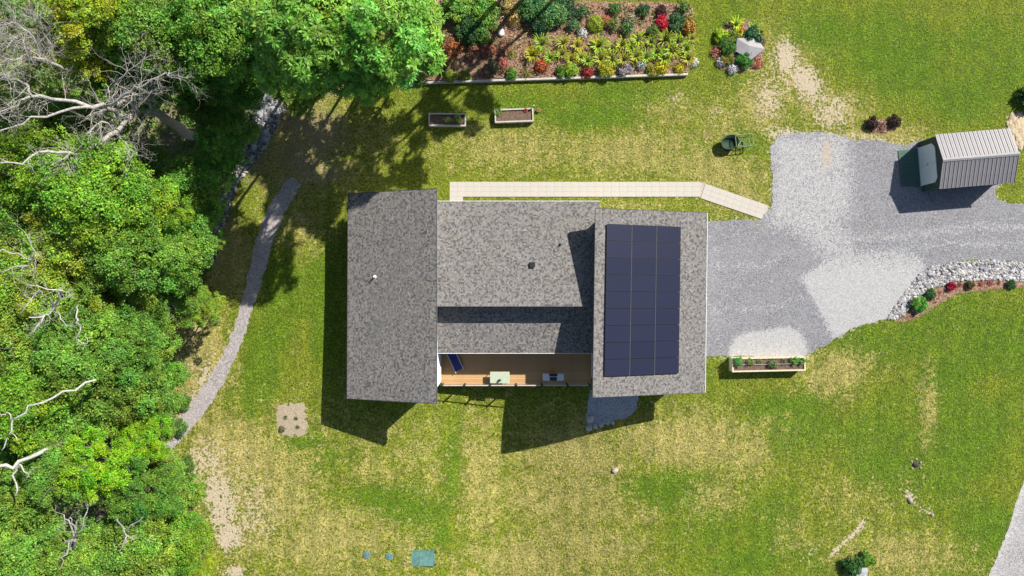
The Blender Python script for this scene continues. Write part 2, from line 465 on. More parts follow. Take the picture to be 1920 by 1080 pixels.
DRIVE = [(1296, 415), (1345, 413), (1400, 411), (1422, 415), (1444, 388), (1448, 378), (1447, 330), (1444, 278), (1458, 256), (1500, 247), (1560, 250), (1600, 262), (1650, 263), (1696, 272),
         (1730, 262), (1790, 290), (1850, 330), (1874, 345), (1864, 356), (1870, 374), (1895, 380), (1960, 384), (2300, 380), (2300, 520), (1990, 506), (1925, 491), (1850, 486), (1800, 491), (1745, 499), (1724, 514),
         (1700, 545), (1680, 575), (1662, 598), (1636, 604), (1600, 615), (1575, 630), (1550, 646), (1524, 660), (1511, 668), (1440, 670), (1372, 668), (1350, 668), (1296, 672)]
PALE_A = [(1445, 250), (1592, 250), (1597, 330), (1600, 400), (1560, 430), (1600, 470), (1560, 500), (1500, 440), (1440, 420), (1444, 330)]
PALE_B = [(1502, 520), (1560, 480), (1640, 465), (1722, 478), (1736, 500), (1700, 548), (1662, 600), (1600, 618), (1562, 634), (1545, 600)]
PALE_C = [(1366, 672), (1370, 648), (1380, 632), (1400, 626), (1440, 618), (1478, 613), (1500, 622), (1508, 640), (1514, 662), (1508, 672)]
ROAD = [(1925, 890), (1905, 945), (1885, 1005), (1845, 1100), (1780, 1250), (2500, 1300), (2500, 600), (2050, 700)]
BED = [(758, 154), (900, 150), (1290, 138), (1300, 110), (1304, 70), (1300, 10), (1240, 4), (1080, 2), (930, -10), (830, -30), (780, 60), (745, 150)]
ISLAND = [(1345, 60), (1358, 48), (1400, 36), (1432, 60), (1432, 100), (1420, 128), (1385, 136), (1350, 130), (1338, 100)]
SQUARE = [(521, 760), (545, 757), (572, 757), (576, 800), (570, 815), (548, 818), (526, 814), (518, 790)]
PATH_C = [(556, 338, 26), (540, 360, 32), (522, 388, 36), (508, 420, 38), (495, 455, 36), (484, 500, 34), (470, 550, 28), (458, 590, 26), (446, 630, 28), (430, 668, 30), (412, 702, 32), (392, 735, 34), (368, 768, 34), (345, 798, 32), (328, 820, 26), (314, 838, 20)]
ROCKBAND = [(1662, 598), (1700, 545), (1724, 514), (1745, 500), (1800, 492), (1850, 488), (1925, 492), (1990, 506), (2100, 515), (2100, 540), (1990, 530), (1920, 527), (1850, 525), (1790, 527), (1742, 543), (1722, 556), (1706, 574), (1694, 592), (1676, 600)]
STRIP = [(1694, 592), (1712, 578), (1742, 545), (1790, 529), (1850, 526), (1920, 528), (1990, 531), (2100, 540), (2100, 550), (1990, 540), (1920, 538), (1845, 545), (1795, 551), (1756, 572), (1724, 594), (1695, 604), (1672, 604)]
WALK = [(843, 341), (1316, 342), (1442, 386), (1433, 414), (1310, 369), (868, 369), (868, 382), (843, 382)]
DRAIN_C = [(545, 160, 40), (510, 190, 56), (495, 230, 50), (478, 275, 36), (455, 312, 24), (432, 350, 24), (418, 390, 26), (404, 430, 28), (392, 468, 34), (384, 500, 22)]
PATIO = [(1106, 730), (1196, 730), (1195, 768), (1170, 786), (1130, 796), (1102, 806), (1098, 780)]

def fields(x, y):
    dry = blobs(x, y, DRY); lush = blobs(x, y, LUSH); bare = blobs(x, y, BARE)
    for pts, w, s in LINES:
        d = poly_dist(x, y, W2(pts), closed=False)
        bare = np.maximum(bare, s * np.exp(-(d / (w / 24)) ** 2))
    bare = np.where(np.abs(x - G(1600, 1000).x) < 0, bare, bare)
    # worn rims
    sw = np.clip((-6.0 - y) / 4.0, 0, 1) * np.clip((16 - x) / 8, 0, 1)
    dry = np.clip(dry + .10 * sw, 0, 1)
    dd = poly_dist(x, y, W2(DRIVE)); bare = np.maximum(bare, 0.42 * np.exp(-(dd / 0.35) ** 2))
    lit = soft_poly(x, y, WOODS, 0.8) * 0.95
    lit = np.maximum(lit, blobs(x, y, BROWN))
    return dry, lush, bare, lit

# ---------------------------------------------------------------- ground sheet
def build_ground():
    def axis(lo, hi, step, far):
        a = list(np.arange(lo, hi + 1e-6, step)); d = step; l = lo; h = hi
        while h < far:
            d *= 1.6; h += d; a.append(h)
        d = step
        while l > -far:
            d *= 1.6; l -= d; a.insert(0, l)
        return np.array(a)
    xs = axis(-44, 44, 0.25, 600); ys = axis(-26, 27, 0.25, 600)
    X, Y = np.meshgrid(xs, ys); X = X.ravel(); Y = Y.ravel()
    Z = gz(X, Y)
    nx, ny = len(xs), len(ys)
    co = np.stack([X, Y, Z], 1)
    i = np.arange((ny - 1) * (nx - 1)); r = i // (nx - 1); c = i % (nx - 1); a = r * nx + c
    fc = np.stack([a, a + 1, a + nx + 1, a + nx], 1)
    me = bpy.data.meshes.new("ground")
    me.from_pydata(co.tolist(), [], fc.tolist())
    near = (np.abs(X) < 50) & (np.abs(Y) < 32)
    F = [np.zeros(len(X)) for _ in range(4)]
    res = fields(X[near], Y[near])
    for k in range(4): F[k][near] = res[k]
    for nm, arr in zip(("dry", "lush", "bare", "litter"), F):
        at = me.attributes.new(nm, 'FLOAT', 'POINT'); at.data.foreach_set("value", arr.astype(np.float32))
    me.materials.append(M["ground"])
    me.polygons.foreach_set("use_smooth", [True] * len(me.polygons))
    o = bpy.data.objects.new("ground", me); COL.objects.link(o); o["kind"] = "structure"
    return o
build_ground()

def noisy(poly, step=0.25, amp=0.06, rng=None):
    rng = rng or random
    out = []
    n = len(poly)
    for i in range(n):
        a = Vector(poly[i]); b = Vector(poly[(i + 1) % n]); L = (b - a).length
        k = max(1, int(L / step))
        d = (b - a).normalized() if L > 0 else Vector((1, 0)); nn = Vector((-d.y, d.x))
        for j in range(k):
            p = a.lerp(b, j / k) + nn * rng.uniform(-amp, amp)
            out.append((p.x, p.y))
    return out

def sheet(name, poly_px, mat, zoff=0.012, step=0.35, amp=0.06, zfun=None, attrs=None, parent=None, kind="structure", skirt=False):
    poly = noisy([(G(a, b).x, G(a, b).y) for a, b in poly_px], min(step, 0.25), amp)
    pa = np.array(poly); x0, y0 = pa.min(0); x1, y1 = pa.max(0)
    gx, gy = np.meshgrid(np.arange(x0, x1, step), np.arange(y0, y1, step)); gx = gx.ravel(); gy = gy.ravel()
    gx = gx + RNG.uniform(-.3, .3, gx.shape) * step; gy = gy + RNG.uniform(-.3, .3, gy.shape) * step
    k = inpoly(gx, gy, poly) & (poly_dist(gx, gy, poly) > step * 0.35); gx = gx[k]; gy = gy[k]
    verts = [Vector(p) for p in poly] + [Vector((a, b)) for a, b in zip(gx, gy)]
    n = len(poly)
    v, e, f, *_ = delaunay_2d_cdt(verts, [(i, (i + 1) % n) for i in range(n)], [], 1, 1e-5)
    X = np.array([p.x for p in v]); Y = np.array([p.y for p in v])
    Z = gz(X, Y) + zoff if zfun is None else zfun(X, Y, poly)
    f = [tuple(q) for q in f]
    me = bpy.data.meshes.new(name)
    me.from_pydata(np.stack([X, Y, Z], 1).tolist(), [], f)
    me.materials.append(mat)
    me.polygons.foreach_set("use_smooth", [True] * len(me.polygons))
    for nm, fn in (attrs or {}).items():
        at = me.attributes.new(nm, 'FLOAT', 'POINT'); at.data.foreach_set("value", fn(X, Y).astype(np.float32))
    me.update()
    # faces up
    bm = bmesh.new(); bm.from_mesh(me)
    for fa in bm.faces:
        if fa.normal.z < 0: fa.normal_flip()
    bm.to_mesh(me); bm.free()
    o = bpy.data.objects.new(name, me); COL.objects.link(o)
    if parent: o.parent = parent
    if kind: o["kind"] = kind
    return o

def pale_field(x, y):
    a = soft_poly(x, y, PALE_A, 0.9) * 0.70
    b = soft_poly(x, y, PALE_B, 0.28) * (0.45 + 0.6 * np.clip((G(0, 462).y - y) / 2.6, 0, 1)); c = soft_poly(x, y, PALE_C, 0.22) * 1.3
    tr = np.zeros(np.shape(x))
    for pts, w, s_ in (([(1500, 440), (1600, 448), (1720, 440), (1830, 425), (1990, 430)], 9, .42), ([(1560, 470), (1680, 470), (1780, 455), (1990, 462)], 7, .38), ([(1480, 470), (1430, 500), (1340, 500)], 8, .3), ([(1500, 560), (1430, 580), (1340, 580)], 8, .26), ([(1560, 250), (1570, 350), (1550, 420), (1600, 500)], 34, .62)):
        d = poly_dist(x, y, W2(pts), closed=False); tr = np.maximum(tr, s_ * np.exp(-(d / (w / 24)) ** 2))
    return np.maximum(np.maximum(np.maximum(a, b * 1.0), c), tr)
def stain_field(x, y): return blobs(x, y, [(1550, 290, 14, 40, 0, .8), (1560, 262, 40, 12, 0, .5), (1500, 440, 50, 20, 0, .35), (1650, 440, 50, 10, 0, .4), (1430, 430, 40, 25, 0, .45), (1640, 430, 60, 14, -5, .45)])
sheet("driveway", DRIVE, M["gravel"], 0.015, 0.3, 0.09, attrs={"pale": pale_field, "stain": stain_field})
sheet("gravel_road", ROAD, M["road"], 0.015, 0.6, 0.08, attrs={"pale": lambda x, y: np.exp(-(poly_dist(x, y, W2(ROAD)) / 0.5) ** 2) * 0.8})
sheet("gravel_patio", PATIO, M["patio"], 0.012, 0.3, 0.07)

def strip_poly(c):
    L, R = [], []
    for i, (x, y, w) in enumerate(c):
        x0, y0, _ = c[max(i - 1, 0)]; x1, y1, _ = c[min(i + 1, len(c) - 1)]
        d = Vector((x1 - x0, y1 - y0)).normalized(); n = Vector((-d.y, d.x)) * (w / 2)
        L.append((x + n.x, y + n.y)); R.append((x - n.x, y - n.y))
    return L + R[::-1]
PATH = strip_poly([(a_, b_, c_ * .88) for a_, b_, c_ in PATH_C]); DRAIN = strip_poly(DRAIN_C)
sheet("gravel_path", PATH, M["pathgravel"], 0.014, 0.25, 0.10)
wall_y = lambda x: G(760, 157).y + (x - G(760, 157).x) * (G(1290, 140).y - G(760, 157).y) / (G(1290, 140).x - G(760, 157).x)
def bedz(x, y, poly):
    e = poly_dist(x, y, poly)
    d = y - wall_y(x)
    h = 0.27 - 0.03 * np.clip(d, 0, 6)
    side = np.clip(np.minimum(e, 1.0) / 0.5, 0, 1)
    south = np.exp(-(d / 0.6) ** 2)
    return 0.01 + h * np.maximum(side, south * 0.95) + RNG.uniform(-.02, .02, np.shape(x)) * side
def bed_h(x, y): return float(bedz(np.array([x]), np.array([y]), W2(BED))[0])
sheet("mulch_bed", BED, M["mulch"], step=0.25, amp=0.07, zfun=bedz)
def moundz(h):
    def f(x, y, poly):
        e = poly_dist(x, y, poly)
        return gz(x, y) + 0.012 + h * np.clip(e / 0.7, 0, 1) + RNG.uniform(-.012, .012, np.shape(x)) * np.clip(e / 0.3, 0, 1)
    return f
sheet("mulch_island", ISLAND, M["mulch"], step=0.2, amp=0.09, zfun=moundz(0.12))
sheet("mulch_strip", STRIP, M["mulch"], step=0.25, amp=0.05, zfun=moundz(0.05))
t_ = NT("sandy_soil"); n_ = t_.noise(12, 3, .7); t_.bump(n_, .6, .03)
M["sandy"] = t_.done(t_.mix(t_.step(n_, .3, .7), (0.24, 0.19, 0.12), (0.44, 0.37, 0.28)), 0.95, spec=0.1)
sheet("planting_square", SQUARE, M["sandy"], step=0.2, amp=0.2, zfun=moundz(0.04))

# ---------------------------------------------------------------- walkway of pavers
def build_walk():
    base = mesh_obj("walkway", [], [], None)
    poly = [(G(a, b).x, G(a, b).y) for a, b in WALK]
    verts = [Vector(p) for p in poly]; n = len(poly)
    v, e, f, *_ = delaunay_2d_cdt(verts, [(i, (i + 1) % n) for i in range(n)], [], 1, 1e-5)
    me = bpy.data.meshes.new("walkway")
    me.from_pydata([(p.x, p.y, float(gz(p.x, p.y)) + 0.012) for p in v], [], [tuple(q) for q in f])
    sand = simple("joint_sand", (0.41, 0.375, 0.325), 0.95, var=0.1)
    me.materials.append(sand); base.data = me
    base["kind"] = "structure"
    cache = {}
    def paver(cx, cy, w, h, rot):
        key = (round(w, 2), round(h, 2))
        if key not in cache:
            mb = MB(); g = 0.0015; b = 0.003
            x0, x1, y0, y1 = -w / 2 + g, w / 2 - g, -h / 2 + g, h / 2 - g
            mb.add([(x0, y0, 0), (x1, y0, 0), (x1, y1, 0), (x0, y1, 0), (x0, y0, .032), (x1, y0, .032), (x1, y1, .032), (x0, y1, .032),
                    (x0 + b, y0 + b, .04), (x1 - b, y0 + b, .04), (x1 - b, y1 - b, .04), (x0 + b, y1 - b, .04)],
                   [(0, 1, 5, 4), (1, 2, 6, 5), (2, 3, 7, 6), (3, 0, 4, 7), (4, 5, 9, 8), (5, 6, 10, 9), (6, 7, 11, 10), (7, 4, 8, 11), (8, 9, 10, 11)])
            m2 = bpy.data.meshes.new("paver"); m2.from_pydata(mb.v, [], mb.f); m2.materials.append(M["paver"]); cache[key] = m2
        o = obj_from("paver", cache[key], base, (cx, cy, float(gz(cx, cy)) + 0.014 + random.uniform(0, .001)), (0, 0, rot))
    # straight run
    a = G(843, 341); b = G(1313, 342); lo = G(843, 369).y
    L = b.x - a.x; rows = 3; rh = (a.y - lo) / rows; cols = int(L / 0.62); cw = L / cols
    for r in range(rows):
        for c in range(cols):
            off = 0
            paver(a.x + (c + .5) * cw, a.y - (r + .5) * rh, cw, rh, 0)
    # stub to the door
    s0 = G(843, 369); s1 = G(868, 382)
    for c in range(2): paver(s0.x + (c + .5) * (s1.x - s0.x) / 2, (s0.y + s1.y) / 2, (s1.x - s0.x) / 2, s0.y - s1.y, 0)
    # slanted run
    p0 = G(1313, 342); p1 = G(1442, 386); q0 = G(1310, 369); q1 = G(1433, 414)
    d = (p1 - p0); L = d.length; d.normalize(); rot = math.atan2(d.y, d.x)
    cols = int(L / 0.62); cw = L / cols; nrm = Vector((d.y, -d.x, 0))
    for r in range(rows):
        for c in range(cols + 1):
            p = p0 + d * ((c + .5 - 0.35) * cw) + nrm * ((r + .5) * rh)
            if inpoly(np.array([p.x]), np.array([p.y]), poly)[0] and p.x > b.x + 0.12 + (0.1 if r == 0 else 0):
                paver(p.x, p.y, cw, rh, rot)
build_walk()

# ---------------------------------------------------------------- leaves and crowns
def unit(v): return v / (np.linalg.norm(v, axis=-1, keepdims=True) + 1e-9)

def leaf_quads(c, d, n, L, Wd, fold=0.0):
    """c centres, d length directions, n normals -> rhomb leaves"""
    s = unit(np.cross(d, n)); m = len(c)
    L = np.broadcast_to(L, (m,))[:, None]; Wd = np.broadcast_to(Wd, (m,))[:, None]
    a = c - d * L * .5; b = c + s * Wd * .5 - d * L * .05; e = c + d * L * .5; f = c - s * Wd * .5 - d * L * .05
    v = np.stack([a, b, e, f], 1).reshape(-1, 3)
    i = np.arange(m) * 4
    return v, np.stack([i, i + 1, i + 2, i + 3], 1)

def fast_mesh(name, v, f, mat, tint=None):
    me = bpy.data.meshes.new(name)
    nv, nf, k = len(v), len(f), f.shape[1]
    me.vertices.add(nv); me.vertices.foreach_set("co", np.asarray(v, np.float32).ravel())
    me.loops.add(nf * k); me.loops.foreach_set("vertex_index", f.astype(np.int32).ravel())
    me.polygons.add(nf); me.polygons.foreach_set("loop_start", (np.arange(nf) * k).astype(np.int32))
    me.polygons.foreach_set("loop_total", np.full(nf, k, np.int32))
    me.polygons.foreach_set("use_smooth", np.zeros(nf, bool))
    me.update(calc_edges=True); me.validate()
    if tint is not None: set_tint(me, tint)
    me.materials.append(mat)
    return me

def crown_mesh(seed, R, Hh, nlobe, ncl, per, leafL, leafW, cr=0.42, rosette=False, flat=0.75, lobr=(.15, .27)):
    r = np.random.default_rng(seed)
    lob = []
    for i in range(nlobe):
        a = 2.399 * i + r.uniform(-.4, .4); q = math.sqrt((i + .4) / nlobe)
        rr = R * 0.72 * q
        rr *= 1.18
        zc = Hh * (0.62 * (1 - q * q) + r.uniform(-.36, .22))
        lr = R * r.uniform(*lobr)
        lob.append((rr * math.cos(a), rr * math.sin(a), zc, lr))
    lob = np.array(lob)
    w = lob[:, 3] ** 2; w /= w.sum()
    li = r.choice(nlobe, ncl, p=w)
    d = unit(r.normal(size=(ncl, 3))); d[:, 2] = np.abs(d[:, 2]) * 1.0 - 0.25 * r.random(ncl)
    d = unit(d)
    lr = lob[li, 3][:, None] * r.uniform(.72, 1.12, (ncl, 1))
    cc = lob[li, :3] + d * lr * np.array([1, 1, flat])
    N = ncl * per
    ci = np.repeat(np.arange(ncl), per)
    out = d[ci]
    if rosette:
        ang = r.uniform(0, 2 * np.pi, N); el = r.uniform(-.5, .45, N)
        up = unit(out + np.array([0, 0, .6]))
        u = unit(np.cross(up, np.array([0.3, 0.9, .1]))); v_ = np.cross(up, u)
        ld = unit(u * np.cos(ang)[:, None] + v_ * np.sin(ang)[:, None] + up * el[:, None])
        rad = r.uniform(.3, 1.0, N)[:, None] * cr
        c = cc[ci] + ld * rad + up * (0.15 * cr)
        nr = unit(up + r.normal(size=(N, 3)) * .35)
    else:
        off = r.normal(size=(N, 3)) * cr * np.array([.6, .6, .4])
        c = cc[ci] + off
        ld = unit(out + r.normal(size=(N, 3)) * .8 + np.array([0, 0, -.35]))
        nr = unit(out * 1.2 + np.array([0, 0, .35]) + r.normal(size=(N, 3)) * .45)
    nr = unit(nr - ld * np.sum(nr * ld, 1, keepdims=True))
    sz = r.uniform(.7, 1.25, N)
    v, f = leaf_quads(c, ld, nr, leafL * sz, leafW * sz)
    cb = (r.uniform(.6, 1.3, ncl) * r.uniform(.78, 1.2, nlobe)[li])[ci]; lb = r.uniform(.7, 1.25, N)
    yel = np.clip(r.normal(0, .10, ncl)[ci] + (r.normal(0, .14, nlobe)[li])[ci] + r.normal(0, .08, N), -.3, .28)
    t = np.stack([cb * lb * (1 + yel), cb * lb, cb * lb * (1 - yel * .6)], 1)
    return fast_mesh("crown", v, f, M["leaf"], t), lob

def trunk_mesh(lob, zc, tr, mat, seed=0):
    """stem from the ground up into the crown with limbs to its lobes"""
    r = random.Random(seed)
    mb = MB()
    top = zc + max(l[2] for l in lob) * .55
    pts = [Vector((r.uniform(-.12, .12) * i, r.uniform(-.12, .12) * i, top * i / 6)) for i in range(7)]
    pts[0] = Vector((0, 0, -.3))
    mb.tube(pts, [tr * (1.25 - .15 * i if i == 0 else 1 - .13 * i) for i in range(7)], 8)
    for l in lob[::3]:
        e = Vector((l[0], l[1], zc + l[2])); k = r.uniform(.45, .8)
        s = pts[3].lerp(pts[5], k)
        m1 = s.lerp(e, .4) + Vector((r.uniform(-.3, .3), r.uniform(-.3, .3), r.uniform(0, .3)))
        m2 = s.lerp(e, .75) + Vector((r.uniform(-.2, .2), r.uniform(-.2, .2), .1))
        mb.tube([s, m1, m2, e], [tr * .34, tr * .24, tr * .15, tr * .05], 5)
    me = bpy.data.meshes.new("trunk"); me.from_pydata(mb.v, [], mb.f); me.materials.append(mat)
    me.polygons.foreach_set("use_smooth", [True] * len(me.polygons))
    return me

VAR = {}
def variant(key, zc, **kw):
    cm, lob = crown_mesh(**kw)
    tm = trunk_mesh(lob, zc, kw["R"] * .065, M["bark"], kw["seed"])
    VAR[key] = (cm, tm, kw["R"], zc)
variant("broad0", 7.5, seed=1, R=3.6, Hh=2.6, nlobe=40, ncl=1050, per=34, leafL=.155, leafW=.10, cr=.24)
variant("broad1", 7.5, seed=2, R=3.6, Hh=2.6, nlobe=48, ncl=1050, per=34, leafL=.15, leafW=.10, cr=.23)
variant("broad2", 7.5, seed=3, R=3.6, Hh=3.0, nlobe=32, ncl=950, per=34, leafL=.16, leafW=.105, cr=.26, lobr=(.16, .29))
variant("loose0", 7.5, seed=4, R=3.6, Hh=2.8, nlobe=36, ncl=760, per=32, leafL=.15, leafW=.095, cr=.22, lobr=(.12, .22))
variant("ros0", 12.0, seed=5, R=4.0, Hh=3.4, nlobe=40, ncl=720, per=24, leafL=.33, leafW=.115, cr=.40, rosette=True, lobr=(.15, .28))
variant("dap0", 12.0, seed=8, R=4.0, Hh=3.4, nlobe=20, ncl=330, per=20, leafL=.40, leafW=.15, cr=.42, rosette=True, lobr=(.12, .22))
variant("dap1", 12.0, seed=9, R=4.0, Hh=3.4, nlobe=24, ncl=420, per=20, leafL=.40, leafW=.15, cr=.42, rosette=True, lobr=(.12, .22))
variant("ros1", 12.0, seed=6, R=4.0, Hh=3.2, nlobe=46, ncl=700, per=24, leafL=.33, leafW=.115, cr=.40, rosette=True, lobr=(.14, .26))

GRN = {"bright": (0.22, 0.41, 0.030), "mid": (0.195, 0.355, 0.042), "deep": (0.145, 0.33, 0.038), "olive": (0.27, 0.42, 0.038),
       "yellow": (0.33, 0.46, 0.03), "lime": (0.28, 0.52, 0.02), "maple": (0.215, 0.44, 0.055), "dark": (0.11, 0.24, 0.03)}

def tree(px, py, z, R, key, colr, label, name="broadleaf_tree", group="trees of the wood", base=None):
    """(px, py) is where the middle of the crown shows when it is z metres up"""
    cm, tm, R0, zc0 = VAR[key]
    c = P(px, py, z)
    s = R / R0
    if group == "trees of the wood": z += random.uniform(-1.2, 1.2); c = P(px, py, z)
    if base: bx, by = base
    elif px > 220 and name == "broadleaf_tree" and group == "trees of the wood": bx, by = c.x - .22 * z - R * .25, c.y + (.12 * z if py < 200 else 0)
    else: bx, by = c.x, c.y
    g = float(gz(bx, by)); sz = (z - g) / zc0
    t = thing(name, label, "tree", (bx, by, g), 0, group)
    off = Vector((c.x - bx, c.y - by, 0))
    cr = obj_from("crown", cm, t, (off.x, off.y, z - g), (random.uniform(-.12, .12), random.uniform(-.12, .12), random.uniform(0, 6.28)), (s, s, s * random.uniform(.85, 1.1)))
    tm = tm.copy()
    for v in tm.vertices:
        zz = v.co.z * sz; f_ = min(max(zz / max(z - g, 1), 0), 1)
        v.co = Vector((v.co.x * s + off.x * f_, v.co.y * s + off.y * f_, zz))
    obj_from("trunk", tm, t)
    k = random.uniform(.9, 1.1); b = GRN[colr]
    cr.color = (b[0] * k * random.uniform(.92, 1.1), b[1] * k, b[2] * k, 1)
    return t

TREES = [
 (40, 15, 12, 3.6, "loose0", "olive", "olive tree filling the top left corner of the photo"),
 (165, 20, 11.5, 2.9, "loose0", "yellow", "yellow-leaved tree at the top edge right of the grey bare branches"),
 (140, 92, 10.5, 2.7, "loose0", "yellow", "olive-yellow crown just below the yellow-leaved tree at the top"),
 (280, 45, 10.5, 3.4, "broad1", "mid", "mid green tree between the yellow-leaved tree and the dark trees at the top"),
 (395, 60, 11, 3.6, "broad0", "deep", "dark green tree at the top touching the left side of the big bright trees"),
 (345, 125, 7.5, 3.0, "broad2", "deep", "dark green tree above and right of the leaning grey trunk's twigs"),
 (450, 140, 7.5, 2.6, "broad1", "deep", "dark green tree above the head of the stone drain"),
 (235, 140, 8.5, 2.8, "loose0", "deep", "loose dark tree behind the dead tree's uppermost twigs"),
 (40, 215, 6.5, 3.3, "broad0", "mid", "low green tree showing between the dead tree's branches at the left edge"),
 (150, 230, 5, 2.8, "loose0", "mid", "thin green tree under the middle of the dead tree's branches"),
 (262, 312, 4.5, 2.2, "broad1", "deep", "dark low tree just below the dead tree's trunk"),
 (395, 195, 6, 2.2, "loose0", "dark", "very dark thin tree beside the foot of the dead trunk"),
 (425, 262, 7, 2.2, "broad0", "deep", "dense dark green tree right of the dead trunk's foot beside the stone drain"),
 (380, 345, 6.5, 2.6, "broad2", "deep", "dark green tree overhanging the narrow part of the stone drain"),
 (50, 335, 10.5, 3.4, "broad0", "bright", "bright green tree at the left edge below the dead tree's lowest branch"),
 (165, 350, 11, 3.5, "broad1", "bright", "bright green tree directly under the dead tree's lowest branch"),
 (235, 385, 11, 3.0, "broad2", "bright", "bright green domed tree left of the dark hollow beside the stone drain"),
 (300, 395, 9, 2.2, "loose0", "bright", "small bright green crown reaching right into the dark hollow"),
 (40, 440, 9.5, 2.9, "loose0", "mid", "loose grey-green tree with bare twigs at the left edge of the wood's middle"),
 (140, 440, 10, 3.1, "broad0", "olive", "olive green tree left of the wood's middle, above the forked white branches"),
 (235, 460, 9.5, 3.1, "broad1", "mid", "grey-green wide crown in the middle of the wood"),
 (320, 470, 8.5, 2.9, "broad0", "mid", "mid green tree at the wood's edge opposite the dappled grass"),
 (375, 440, 6, 1.8, "loose0", "deep", "small dark tree at the lower end of the stone drain"),
 (50, 540, 9.5, 2.9, "broad2", "olive", "olive tree at the left edge beside the forked white branches"),
 (165, 545, 9, 2.7, "loose0", "olive", "loose olive tree right of the forked white branches"),
 (260, 560, 8, 2.4, "loose0", "mid", "thin green tree left of the brown gap in the wood's edge"),
 (330, 555, 5, 2.2, "broad2", "mid", "green tree above the brown gap in the wood's edge"),
 (385, 575, 2.6, 1.5, "loose0", "olive", "small yellow-green tree leaning out over the dry grass beside the gravel path"),
 (45, 645, 10, 3.1, "broad0", "mid", "mid green tree at the left edge below the forked white branches"),
 (140, 650, 9, 3.1, "broad1", "mid", "round mid green tree in the wood between the forked branches and the long thin pole"),
 (225, 655, 7.5, 2.8, "broad0", "deep", "dark green tree in the wood left of the dry grass strip"),
 (280, 640, 5.5, 2.4, "broad2", "mid", "green tree at the wood's edge beside the pale dry grass strip"),
 (50, 745, 10.5, 3.3, "broad1", "bright", "bright green tree at the left edge above the long thin grey pole"),
 (150, 755, 8, 3.0, "broad2", "mid", "green tree behind the long thin grey pole"),
 (240, 720, 8.5, 2.9, "broad0", "mid", "green tree in the wood level with the bend of the gravel path"),
 (288, 722, 5, 2.7, "broad1", "deep", "dark green tree beside the brown bank of the gravel path"),
 (270, 785, 5.5, 2.2, "broad0", "mid", "green tree just above the lime-coloured crown"),
 (60, 830, 6.5, 3.0, "broad1", "deep", "dark green tree above the white birch trunk at the left edge"),
 (180, 870, 9, 2.5, "loose0", "lime", "lime-green tree that is the brightest crown of the lower wood"),
 (275, 820, 6.5, 1.9, "loose0", "lime", "small lime-green crown pointing at the lower end of the gravel path"),
 (110, 880, 8.5, 2.4, "broad2", "mid", "green tree just right of the white birch trunk"),
 (45, 935, 9, 3.0, "broad0", "mid", "green tree at the left edge below the white birch trunk"),
 (265, 925, 8, 2.7, "loose0", "deep", "dark thin tree below the lime-green crown"),
 (315, 915, 5, 2.6, "broad1", "mid", "mid green tree at the wood's edge below the end of the gravel path"),
 (60, 1040, 9, 3.2, "broad1", "mid", "green tree in the bottom left corner"),
 (170, 1055, 8.5, 2.8, "broad0", "mid", "green tree at the bottom edge below the pale fork of dead limbs"),
 (265, 1030, 8.5, 3.0, "broad2", "mid", "green tree at the bottom edge right of the pale fork of dead limbs"),
 (325, 1010, 5, 2.5, "broad0", "bright", "brighter green tree at the wood's edge beside the pale bare soil"),
 (370, 1065, 3, 1.5, "loose0", "yellow", "small yellow-green tree at the bottom edge beside the pale bare soil"),
 (560, 165, 6, 1.9, "broad0", "mid", "low green tree under the big bright trees at the head of the stone drain"),
 (620, 120, 5, 2.6, "broad1", "deep", "low dark tree beneath the middle of the big bright trees"),
 (700, 130, 4, 2.0, "loose0", "deep", "low dark thin tree beneath the right big bright tree by the bed"),
 (770, 110, 5, 2.2, "loose0", "deep", "low dark thin tree at the shaded left end of the mulch bed"),
 (480, 120, 5, 3.0, "broad2", "deep", "low dark tree beneath the left big bright tree"),
]
for a in TREES: tree(*a)
BIG = [
 (470, 50, 11.0, 3.5, "ros0", "maple", "bright green tree at the left end of the three big trees along the top", (-19, 18.5)),
 (545, 110, 12.5, 2.4, "ros1", "maple", "bright green tree overhanging the head of the stone drain", (-16.5, 17.5)),
 (590, 45, 16.0, 3.6, "ros1", "maple", "largest bright green tree in the middle of the big trees along the top", (-13, 18.5)),
 (730, 55, 16.5, 3.1, "ros0", "maple", "bright green tree reaching right over the shaded end of the mulch bed", (-9.5, 18.6)),
 (700, 135, 14.5, 1.8, "ros1", "maple", "small bright lobe-shaped tree hanging lowest over the shaded lawn", (-10.8, 17.4)),
 (655, 105, 15.0, 2.1, "ros0", "maple", "bright crown between the largest bright tree and the lowest-hanging lobe", (-12, 17.2)),
]
for a in BIG: tree(*a[:7], name="maple_tree", group="bright big-leaved trees at the top edge", base=a[7])
# trees that stand just beyond the top edge and shade the lawn
def hidden_tree(x, y, z, R, key, colr, label, base):
    d = CAM_H - z
    tree(960 + x * FPX / d, 540 - y * FPX / d, z, R, key, colr, label, group="trees beyond the top edge", base=base)
hidden_tree(8.2, 26.0, 15.0, 3.3, "dap0", "maple", "rightmost bright tree beyond the top edge north of the mulch bed", (9, 29))
hidden_tree(3.6, 22.2, 15.5, 3.8, "dap0", "maple", "bright tree beyond the top edge north of the mulch bed's shaded end", (4, 26))
hidden_tree(1.0, 20.6, 18.5, 3.4, "dap1", "maple", "tall bright tree beyond the top edge whose shade reaches the west wing", (1.5, 25))
hidden_tree(-1.8, 21.5, 17, 3.8, "dap1", "mid", "green tree beyond the top edge behind the dark shrubs", (-2, 25))
hidden_tree(-12.5, 24.5, 12, 3.6, "broad1", "mid", "green tree beyond the top edge behind the largest bright tree", (-12.5, 26))
hidden_tree(-21, 25.5, 12, 3.6, "broad2", "deep", "dark tree beyond the top edge left of the bright trees", (-21, 27))

